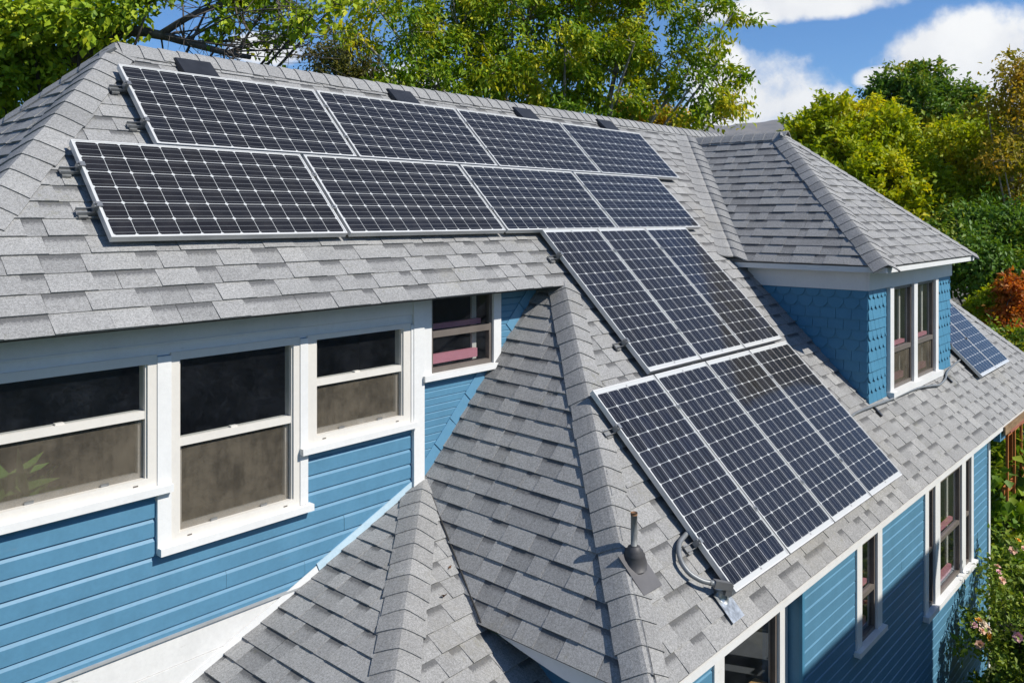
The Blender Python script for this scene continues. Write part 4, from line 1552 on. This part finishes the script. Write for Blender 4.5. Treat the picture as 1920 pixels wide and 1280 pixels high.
# big maple behind the ridge
tree("maple_tree", "tall spreading maple with drooping bright green leaves directly behind the main ridge", "tree", under(1010, 17.5),
     [B(985, 40, 150, 150, 17.5), B(860, 60, 110, 120, 17), B(770, 60, 90, 70, 16), B(730, 170, 80, 55, 15.5), B(820, 160, 90, 60, 16), B(690, -10, 70, 50, 16),
      B(900, -60, 160, 80, 18), B(1100, 30, 120, 110, 17.5), B(1130, 130, 110, 80, 17), B(1000, 160, 130, 70, 16.5), B(1210, 20, 90, 70, 17), B(1240, 120, 70, 60, 16.5),
      B(1290, 170, 55, 55, 16), B(1310, 50, 60, 70, 16.5), B(1345, 120, 34, 60, 16), B(1375, 25, 40, 30, 16.5), B(1370, 200, 38, 14, 16), B(1350, 185, 40, 25, 16),
      B(1300, 222, 46, 20, 16), B(1190, -50, 140, 60, 17.5), B(655, 45, 34, 34, 15.5), B(1230, 215, 60, 36, 16), B(1150, 205, 60, 40, 16), B(1075, 215, 60, 34, 16), B(930, 120, 70, 60, 15.8), B(1060, 90, 70, 60, 15.8), B(1190, 80, 60, 50, 15.8), B(1385, 155, 26, 12, 16)],
     560, 105, 0.125, GREEN_M, PALEBARK, None, 3, 0.42, 0.34, 0.24, 0.55, twig_frac=0.35)
# near broad-leaved tree on the left, with a bare limb
limb = [at(120, 120, 11.5), at(230, 62, 11.3), at(300, 66, 11.2), at(345, 78, 11.1), at(420, 98, 11.0), at(470, 108, 11.0)]
limb2 = [at(300, 66, 11.2), at(360, 30, 11.0), at(440, 2, 11.0), at(520, -12, 11.0)]
extra = [(limb, 0.085, 0.03), (limb2, 0.05, 0.018)]
rgt = np.random.default_rng(17)
for i in range(46):
    s0 = (limb if i % 2 else limb2)[2 + int(rgt.integers(0, 3 if i % 2 else 2))]
    d = np.array([rgt.uniform(0.4, 2.0), 0, 0])
    e_ = at(rgt.uniform(330, 640), rgt.uniform(-10, 115), rgt.uniform(10.4, 12.2))
    m_ = (s0 + e_) / 2 + rgt.normal(scale=0.16, size=3) + np.array([0, 0, rgt.uniform(-.05, .22)])
    extra.append(([s0, m_, e_], 0.014, 0.003))
    for q in range(2):
        e2 = e_ + rgt.normal(scale=0.28, size=3)
        extra.append(([m_ + (e_ - m_) * rgt.uniform(.2, .8), (m_ + e2) / 2 + rgt.normal(scale=0.08, size=3), e2], 0.006, 0.002))
tree("broadleaf_tree", "near broad-leaved tree at the left with a dark half-bare limb over the ridge", "tree", under(-60, 12.5),
     [B(60, 60, 110, 90, 11.5), B(-40, 130, 110, 100, 11.5), B(150, 25, 90, 60, 11.2), B(120, 110, 80, 60, 12), B(10, 190, 70, 40, 12.3), B(215, 30, 60, 40, 11), B(-90, 20, 120, 80, 12),
      B(285, -5, 60, 24, 11), B(400, -8, 60, 16, 11), B(500, 10, 60, 16, 11), B(585, 30, 40, 26, 11), B(630, 8, 34, 20, 11), B(540, 60, 40, 18, 11.2), B(190, 70, 40, 30, 12), B(430, 45, 26, 14, 11)],
     300, 62, 0.115, GREEN_L, BARK, None, 8, 0.30, 0.30, 0.2, 0.5, extra_limbs=extra, twig_frac=0.45, aspect=0.62)
tree("olive_tree", "small brownish olive green tree between the bare limb and the maple", "tree", under(640, 20),
     [B(640, 130, 55, 45, 20), B(600, 120, 40, 30, 20), B(690, 140, 45, 35, 20), B(655, 75, 34, 30, 19.5)], 90, 60, 0.12, OLIVE, BARK, None, 12, 0.3, 0.4, 0.12)
tree("yellow_tree", "low yellow-leaved tree peeking over the ridge under the maple", "tree", under(1215, 22),
     [B(1210, 215, 45, 26, 22), B(1165, 200, 30, 24, 22), B(1250, 228, 36, 20, 22)], 60, 60, 0.14, YELLOW, BARK, None, 13, 0.3, 0.4, 0.12)

# trees on the right
tree("round_tree", "round bright green tree directly behind the dormer roof", "tree", under(1580, 25),
     [B(1570, 275, 80, 85, 25), B(1520, 270, 45, 60, 24.5), B(1640, 270, 70, 75, 25), B(1600, 350, 120, 80, 24), B(1690, 340, 70, 90, 24.5), B(1560, 215, 40, 32, 25), B(1500, 235, 28, 26, 25.5), B(1640, 210, 40, 26, 25.5), B(1700, 430, 80, 60, 23.5)],
     900, 48, 0.16, GREEN_R, BARK, TG, 21, 0.1, 0.30, 0.22, 0.8, twig_frac=0.08, aspect=0.6)
tree("poplar_tree", "tall dark green tree rising above the round one, its top against the cloud", "tree", under(1720, 30),
     [B(1690, 165, 45, 34, 30), B(1740, 150, 40, 38, 30), B(1720, 130, 20, 18, 30), B(1650, 185, 30, 25, 30), B(1730, 215, 60, 50, 29.5), B(1800, 185, 36, 24, 30), B(1790, 230, 46, 44, 30), B(1835, 172, 16, 12, 30), B(1760, 280, 60, 50, 29)],
     380, 46, 0.18, GREEN_D, PALEBARK, TG, 22, 0.15, 0.36, 0.24, 0.6, twig_frac=0.3, aspect=0.6)
tree("ash_tree", "broad yellow-green tree right of the dormer roof, partly turning yellow", "tree", under(1800, 25.5),
     [B(1780, 300, 70, 70, 25.5), B(1840, 290, 50, 60, 25), B(1760, 390, 80, 60, 24.5), B(1840, 380, 70, 60, 24.5), B(1860, 230, 26, 40, 26), B(1900, 370, 50, 60, 25)],
     620, 46, 0.16, GREEN_R, BARK, TG, 23, 0.2, 0.32, 0.2, 0.75, twig_frac=0.12, aspect=0.55)
tree("honey_locust", "orange-yellow autumn tree at the right edge in front of the cloud", "tree", under(1915, 23),
     [B(1895, 170, 40, 44, 23), B(1930, 130, 40, 40, 23), B(1880, 120, 20, 14, 23), B(1905, 250, 45, 50, 23), B(1880, 300, 34, 40, 22.5), B(1850, 200, 20, 14, 23), B(1945, 220, 50, 80, 23.5), B(1930, 330, 40, 50, 23)],
     190, 46, 0.14, ORANGE, PALEBARK, TG, 24, 0.3, 0.42, 0.16, 0.5, twig_frac=0.5, aspect=0.5)
tree("shade_tree", "dark leafy tree low on the right above the grey shed", "tree", under(1840, 20.5),
     [B(1790, 470, 60, 44, 20.5), B(1850, 500, 60, 40, 20), B(1905, 470, 45, 60, 20.5), B(1820, 420, 60, 34, 21.5), B(1900, 420, 40, 34, 21), B(1770, 510, 40, 30, 21), B(1920, 525, 40, 30, 19.5)],
     420, 52, 0.13, GREEN_D, BARK, TG, 25, 0.35, 0.42, 0.18, 0.6, twig_frac=0.4, aspect=0.55)
tree("smoke_bush", "red and orange autumn shrub at the right edge above the far hip", "shrub", under(1900, 18),
     [B(1895, 560, 26, 40, 18), B(1880, 600, 30, 22, 18), B(1915, 600, 24, 34, 18), B(1915, 540, 24, 24, 18)],
     90, 55, 0.10, REDLEAF, PALEBARK, None, 26, 0.2, 0.25, 0.06, 0.5, crown_name="foliage", aspect=0.6)
tree("green_shrub", "yellow-green shrub left of the red and orange one", "shrub", under(1845, 18.5),
     [B(1845, 570, 22, 28, 18.5), B(1865, 560, 16, 20, 18.5)], 40, 50, 0.10, GREEN_R, BARK, None, 27, 0.2, 0.22, 0.05, 0.5, crown_name="foliage", aspect=0.6)
tree("laurel_hedge", "dark green hedge below the autumn shrub beyond the roof", "hedge", under(1900, 17),
     [B(1880, 660, 45, 30, 17), B(1930, 660, 50, 40, 17), B(1850, 640, 30, 20, 17.5), B(1920, 720, 60, 50, 16.5)], 170, 60, 0.10, GREEN_D, BARK, None, 28, 0.2, 0.3, 0.06, 0.6, crown_name="foliage", aspect=0.6)

# ---------------- outbuildings, fence
GREYW = m_wood("weathered_grey_boards", (0.15, 0.145, 0.14), (0.34, 0.33, 0.31), (12, 12, 2))
sp = at(1812, 600, 23)
shed = thing("shed", (sp[0], sp[1], GZ), "weathered grey board shed half hidden behind the dormer", "shed")


def lbox(mb, c, w, d, z0, z1):
    """box turned to face the camera side"""
    mb.obox((c[0], c[1], (z0 + z1) / 2), RT, FW, UPV, w, d, z1 - z0)


b = MB(); lbox(b, sp, 1.35, 2.2, GZ, -2.35); b.build("wall", GREYW, shed)
b = MB()
for sgn in (-1, 1):
    c = sp + RT * sgn * 0.42
    b.obox((c[0], c[1], -2.12), RT * 0.93 + UPV * (-0.37 * sgn), FW, np.cross(RT * 0.93 + UPV * (-0.37 * sgn), FW), 1.02, 2.5, 0.05)
b.build("roof", GREYW, shed)
b = MB()
c = sp - FW * 1.11 - RT * 0.1
b.obox((c[0], c[1], -3.6), RT, FW, UPV, 0.7, 0.03, 1.9)
b.build("door", m_wood("dark_shed_door", (0.03, 0.028, 0.027), (0.07, 0.065, 0.06), (12, 12, 2)), shed)
cp = at(1873, 580, 22)
b = MB()
b.obox((cp[0], cp[1], -3.5), RT, FW, UPV, 0.34, 0.34, 4.2)
for i in range(9):
    b.obox((cp[0], cp[1], -5.3 + i * 0.45), RT, FW, UPV, 0.37, 0.37, 0.05)
tag(b.build("chimney_stack", GREYW), "narrow pale grey boarded stack beside the shed", "stack")
fp = at(1862, 605, 20)
fence = thing("wooden_fence", (fp[0], fp[1], GZ), "orange stained board fence below the autumn shrub", "fence")
b = MB()
for i in range(16):
    c = fp + RT * (i - 8) * 0.155
    b.obox((c[0], c[1], -3.85), RT, FW, UPV, 0.14, 0.02, 2.7 + 0.02 * (i % 3))
b.build("boards", REDWOOD, fence)
b = MB(); c = fp + FW * 0.05
for zz in (-2.75, -4.6): b.obox((c[0], c[1], zz), RT, FW, UPV, 2.6, 0.06, 0.09)
b.build("rails", REDWOOD, fence)
hp = at(1880, 455, 42)
fh = thing("distant_house", (hp[0], hp[1], GZ), "pale blue house glimpsed through the trees at the right", "house")
b = MB(); lbox(b, hp, 5.0, 6, GZ, -0.9); b.build("wall", m_paint("pale_blue_house", (0.36, 0.46, 0.58), 0.6), fh)
b = MB()
for sgn in (-1, 1):
    c = hp + FW * sgn * 1.6
    ax_ = FW * 0.9 + UPV * (-0.43 * sgn)
    b.obox((c[0], c[1], -0.15), RT, ax_, np.cross(RT, ax_), 5.6, 3.7, 0.1)
b.build("roof", m_flat("grey_far_roof", (0.20, 0.19, 0.19), 0.9), fh)

# ---------------- beyond the end of the blue wall: weathered fascia, stained slats
b = MB()
b.box(11.87, 15.7, LY - 0.022, LY - 0.002, LZ - 0.125, LZ - 0.024)
b.build("weathered_fascia", BROWNWOOD, house)
b = MB()
b.box(12.10, 15.7, LY - 0.032, LY - 0.0225, LZ - 0.140, LZ - 0.112)
b.build("fascia_trim", REDTRIM, house)
b = MB()
b.box(11.80, 12.10, LY + 0.024, LY + 0.10, LZ - 0.200, LZ - 0.075)
b.build("beam_end", BLUE, house)
tl = thing("trellis", (13.3, 2.55, GZ), "orange stained slatted trellis standing past the end of the blue wall", "trellis")
for i in range(6):
    b = MB()
    xx = 12.56 + i * 0.42
    b.box(xx, xx + 0.035, 2.52, 2.55, -3.72, -2.74)
    b.build("slat", REDWOOD, tl)
for zz in (-2.86, -3.6):
    b = MB(); b.box(12.5, 14.8, 2.5505, 2.585, zz - 0.05, zz + 0.05); b.build("rail", REDWOOD, tl)
for xx in (13.15, 14.8):
    b = MB(); b.box(xx, xx + 0.06, 2.586, 2.64, GZ, -2.74); b.build("post", REDWOOD, tl)

# ---------------- plants by the wall
VINE = m_leaf("grape_leaf", [(0.0, (0.060, 0.144, 0.013)), (0.5, (0.169, 0.287, 0.021)), (1.0, (0.372, 0.423, 0.047))], 0.35, 0.3, 1.5)
tree("grape_vine", "vine with big pale green leaves climbing past the end of the blue wall", "vine", (12.9, 2.7, GZ),
     [((12.45, 2.60, -3.50), 0.20, 0.20), ((12.9, 2.60, -3.85), 0.28, 0.25), ((12.75, 2.65, -4.25), 0.34, 0.34), ((12.45, 2.65, -4.65), 0.34, 0.34), ((13.3, 2.6, -3.4), 0.3, 0.35), ((12.4, 2.55, -5.1), 0.4, 0.4), ((13.5, 2.6, -4.2), 0.45, 0.5), ((13.2, 2.5, -4.9), 0.5, 0.5), ((14.6, 2.8, -4.2), 0.7, 0.9), ((15.5, 3.2, -4.4), 0.8, 1.0)],
     420, 14, 0.135, VINE, BARK, None, 31, 0.35, 0.17, 0.03, 0.7, crown_name="foliage", aspect=0.95, twig_frac=0.3)
ROSE = m_leaf("rose_leaf", [(0.0, (0.066, 0.140, 0.019)), (0.5, (0.160, 0.244, 0.025)), (1.0, (0.319, 0.356, 0.041))], 0.3, 0.4, 2.0)
rose_blobs = [((10.35, 2.02, -4.45), 0.42, 0.36), ((10.85, 1.92, -4.30), 0.42, 0.34), ((11.3, 1.85, -4.35), 0.40, 0.34), ((10.1, 1.85, -4.85), 0.45, 0.36), ((10.7, 1.65, -4.75), 0.5, 0.36),
              ((11.4, 1.6, -4.7), 0.5, 0.4), ((9.75, 1.9, -5.1), 0.5, 0.35), ((10.3, 1.5, -5.15), 0.55, 0.35), ((9.95, 2.32, -4.50), 0.16, 0.22), ((10.6, 2.28, -4.15), 0.16, 0.24), ((11.3, 2.25, -3.98), 0.22, 0.2), ((9.3, 2.1, -5.25), 0.45, 0.28), ((8.8, 1.9, -5.35), 0.4, 0.25)]
rb = tree("rose_bush", "large rose bush with peach, yellow and pink blooms against the lower blue wall", "bush", (10.5, 1.9, GZ), rose_blobs,
          420, 44, 0.066, ROSE, BARK, None, 33, 0.1, 0.17, 0.035, 0.75, crown_name="foliage", aspect=0.62, twig_frac=0.25)
rg = np.random.default_rng(77)
bl_cols = [("peach_petals", (0.72, 0.46, 0.33)), ("yellow_petals", (0.80, 0.42, 0.04)), ("cream_petals", (0.76, 0.66, 0.52)), ("pink_petals", (0.70, 0.07, 0.20)), ("pale_pink_petals", (0.72, 0.42, 0.44))]
bl_mats = [m_flat(n_, c_, 0.6, 0, 0.3, 0.12, 40) for n_, c_ in bl_cols]
for i in range(64):
    c, rx, rz = rose_blobs[int(rg.integers(0, 11))]
    d = unit(np.array([rg.normal() * 0.8, -abs(rg.normal()) - 0.2, abs(rg.normal()) * 0.9 + 0.35]))
    p = np.asarray(c) + d * np.array([rx, rx, rz]) * 1.08
    b = MB()
    s_ = rg.uniform(0.032, 0.055)
    t1_ = unit(np.cross(d, (0.3, 0.1, 1))); t2_ = np.cross(d, t1_)
    for ring, (m_, open_, hh) in enumerate(((7, 1.0, 0.25), (6, 0.7, 0.55), (5, 0.38, 0.75))):
        for k in range(m_):
            a0 = 2 * math.pi * (k + 0.5 * ring) / m_
            da = math.pi / m_ * 1.25
            q0 = p
            e = lambda a, r_, h_: p + (t1_ * math.cos(a) + t2_ * math.sin(a)) * s_ * r_ + d * s_ * h_
            b.face([q0, e(a0 - da, open_ * 0.8, hh * 0.7), e(a0, open_ * 1.08, hh), e(a0 + da, open_ * 0.8, hh * 0.7)])
    b.build("bloom", bl_mats[int(rg.choice(5, p=[.3, .2, .26, .08, .16]))], rb)

# leafy house plant inside the left window
HP = m_leaf("house_plant_leaf", [(0.0, (0.12, 0.28, 0.05)), (1.0, (0.34, 0.50, 0.12))], 0.3, 0.3, 2)
pp = thing("potted_plant", (1.56, 4.98, -2.62), "green house plant seen behind the screen of the leftmost window", "plant")
rg2 = np.random.default_rng(3)
nl = 34
P_ = np.tile(np.array([1.53, 5.02, -1.55]), (nl, 1)) + rg2.normal(scale=0.05, size=(nl, 3))
Dl = unit(np.stack([rg2.normal(size=nl) * 0.9, rg2.normal(size=nl) * 0.12, abs(rg2.normal(size=nl)) * 0.6 + 0.25], 1))
leaf_mesh("foliage", P_, Dl, unit(rg2.normal(size=(nl, 3)) * 0.4 + np.array([0, -0.7, 0.7])), rg2.uniform(0.16, 0.34, nl), rg2.uniform(0.06, 0.11, nl), HP, pp)
b = MB(); b.tube([(1.55, 4.95, -2.60), (1.55, 4.95, -2.2), (1.55, 4.95, -1.75), (1.55, 4.95, -1.62)], [0.12, 0.16, 0.17, 0.02], 16); b.build("pot", m_flat("clay_pot", (0.25, 0.12, 0.07), 0.8), pp)

# ---------------- the neighbour's house on the near side (it shades the foot of the blue wall)
nh = thing("neighbor_house", (8.0, -4.5, GZ), "plain cream neighbouring house across the side yard", "house")
b = MB(); b.box(4.6, 11.15, -8.0, -1.35, GZ, 0.50); b.build("wall", m_paint("cream_house_paint", (0.52, 0.48, 0.40), 0.6), nh)
b = MB()
q = [(4.4, -1.20, 0.56), (11.25, -1.20, 0.56), (11.25, -8.2, 0.56), (4.4, -8.2, 0.56)]
ra, rb_ = (7.0, -4.7, 2.2), (8.8, -4.7, 2.2)
b.face([q[0], q[1], rb_, ra]); b.face([q[2], q[3], ra, rb_]); b.face([q[1], q[2], rb_]); b.face([q[3], q[0], ra])
q2 = [(x, y, z - 0.06) for x, y, z in q]
b.face(q2[::-1])
for i in range(4): b.face([q[i], q2[i], q2[(i + 1) % 4], q[(i + 1) % 4]])
b.build("roof", m_flat("brown_neighbor_roof", (0.14, 0.11, 0.09), 0.9), nh)

# ================================================================== AIR
hz = MB()
hz.box(-6500, 6500, -6500, 6500, GZ - 1.0, 470.0)
hm = bpy.data.materials.new("air_haze")
hm.use_nodes = True
Th = NT(hm.node_tree)
Th.n.clear()
oh = Th.new('ShaderNodeOutputMaterial')
vh = Th.new('ShaderNodeVolumePrincipled')
vh.inputs['Color'].default_value = (0.86, 0.92, 1.0, 1)
vh.inputs['Density'].default_value = 0.00006
Th.l.new(vh.outputs[0], oh.inputs['Volume'])
o = hz.build("haze", hm)
tag(o, None, None, None, "stuff")
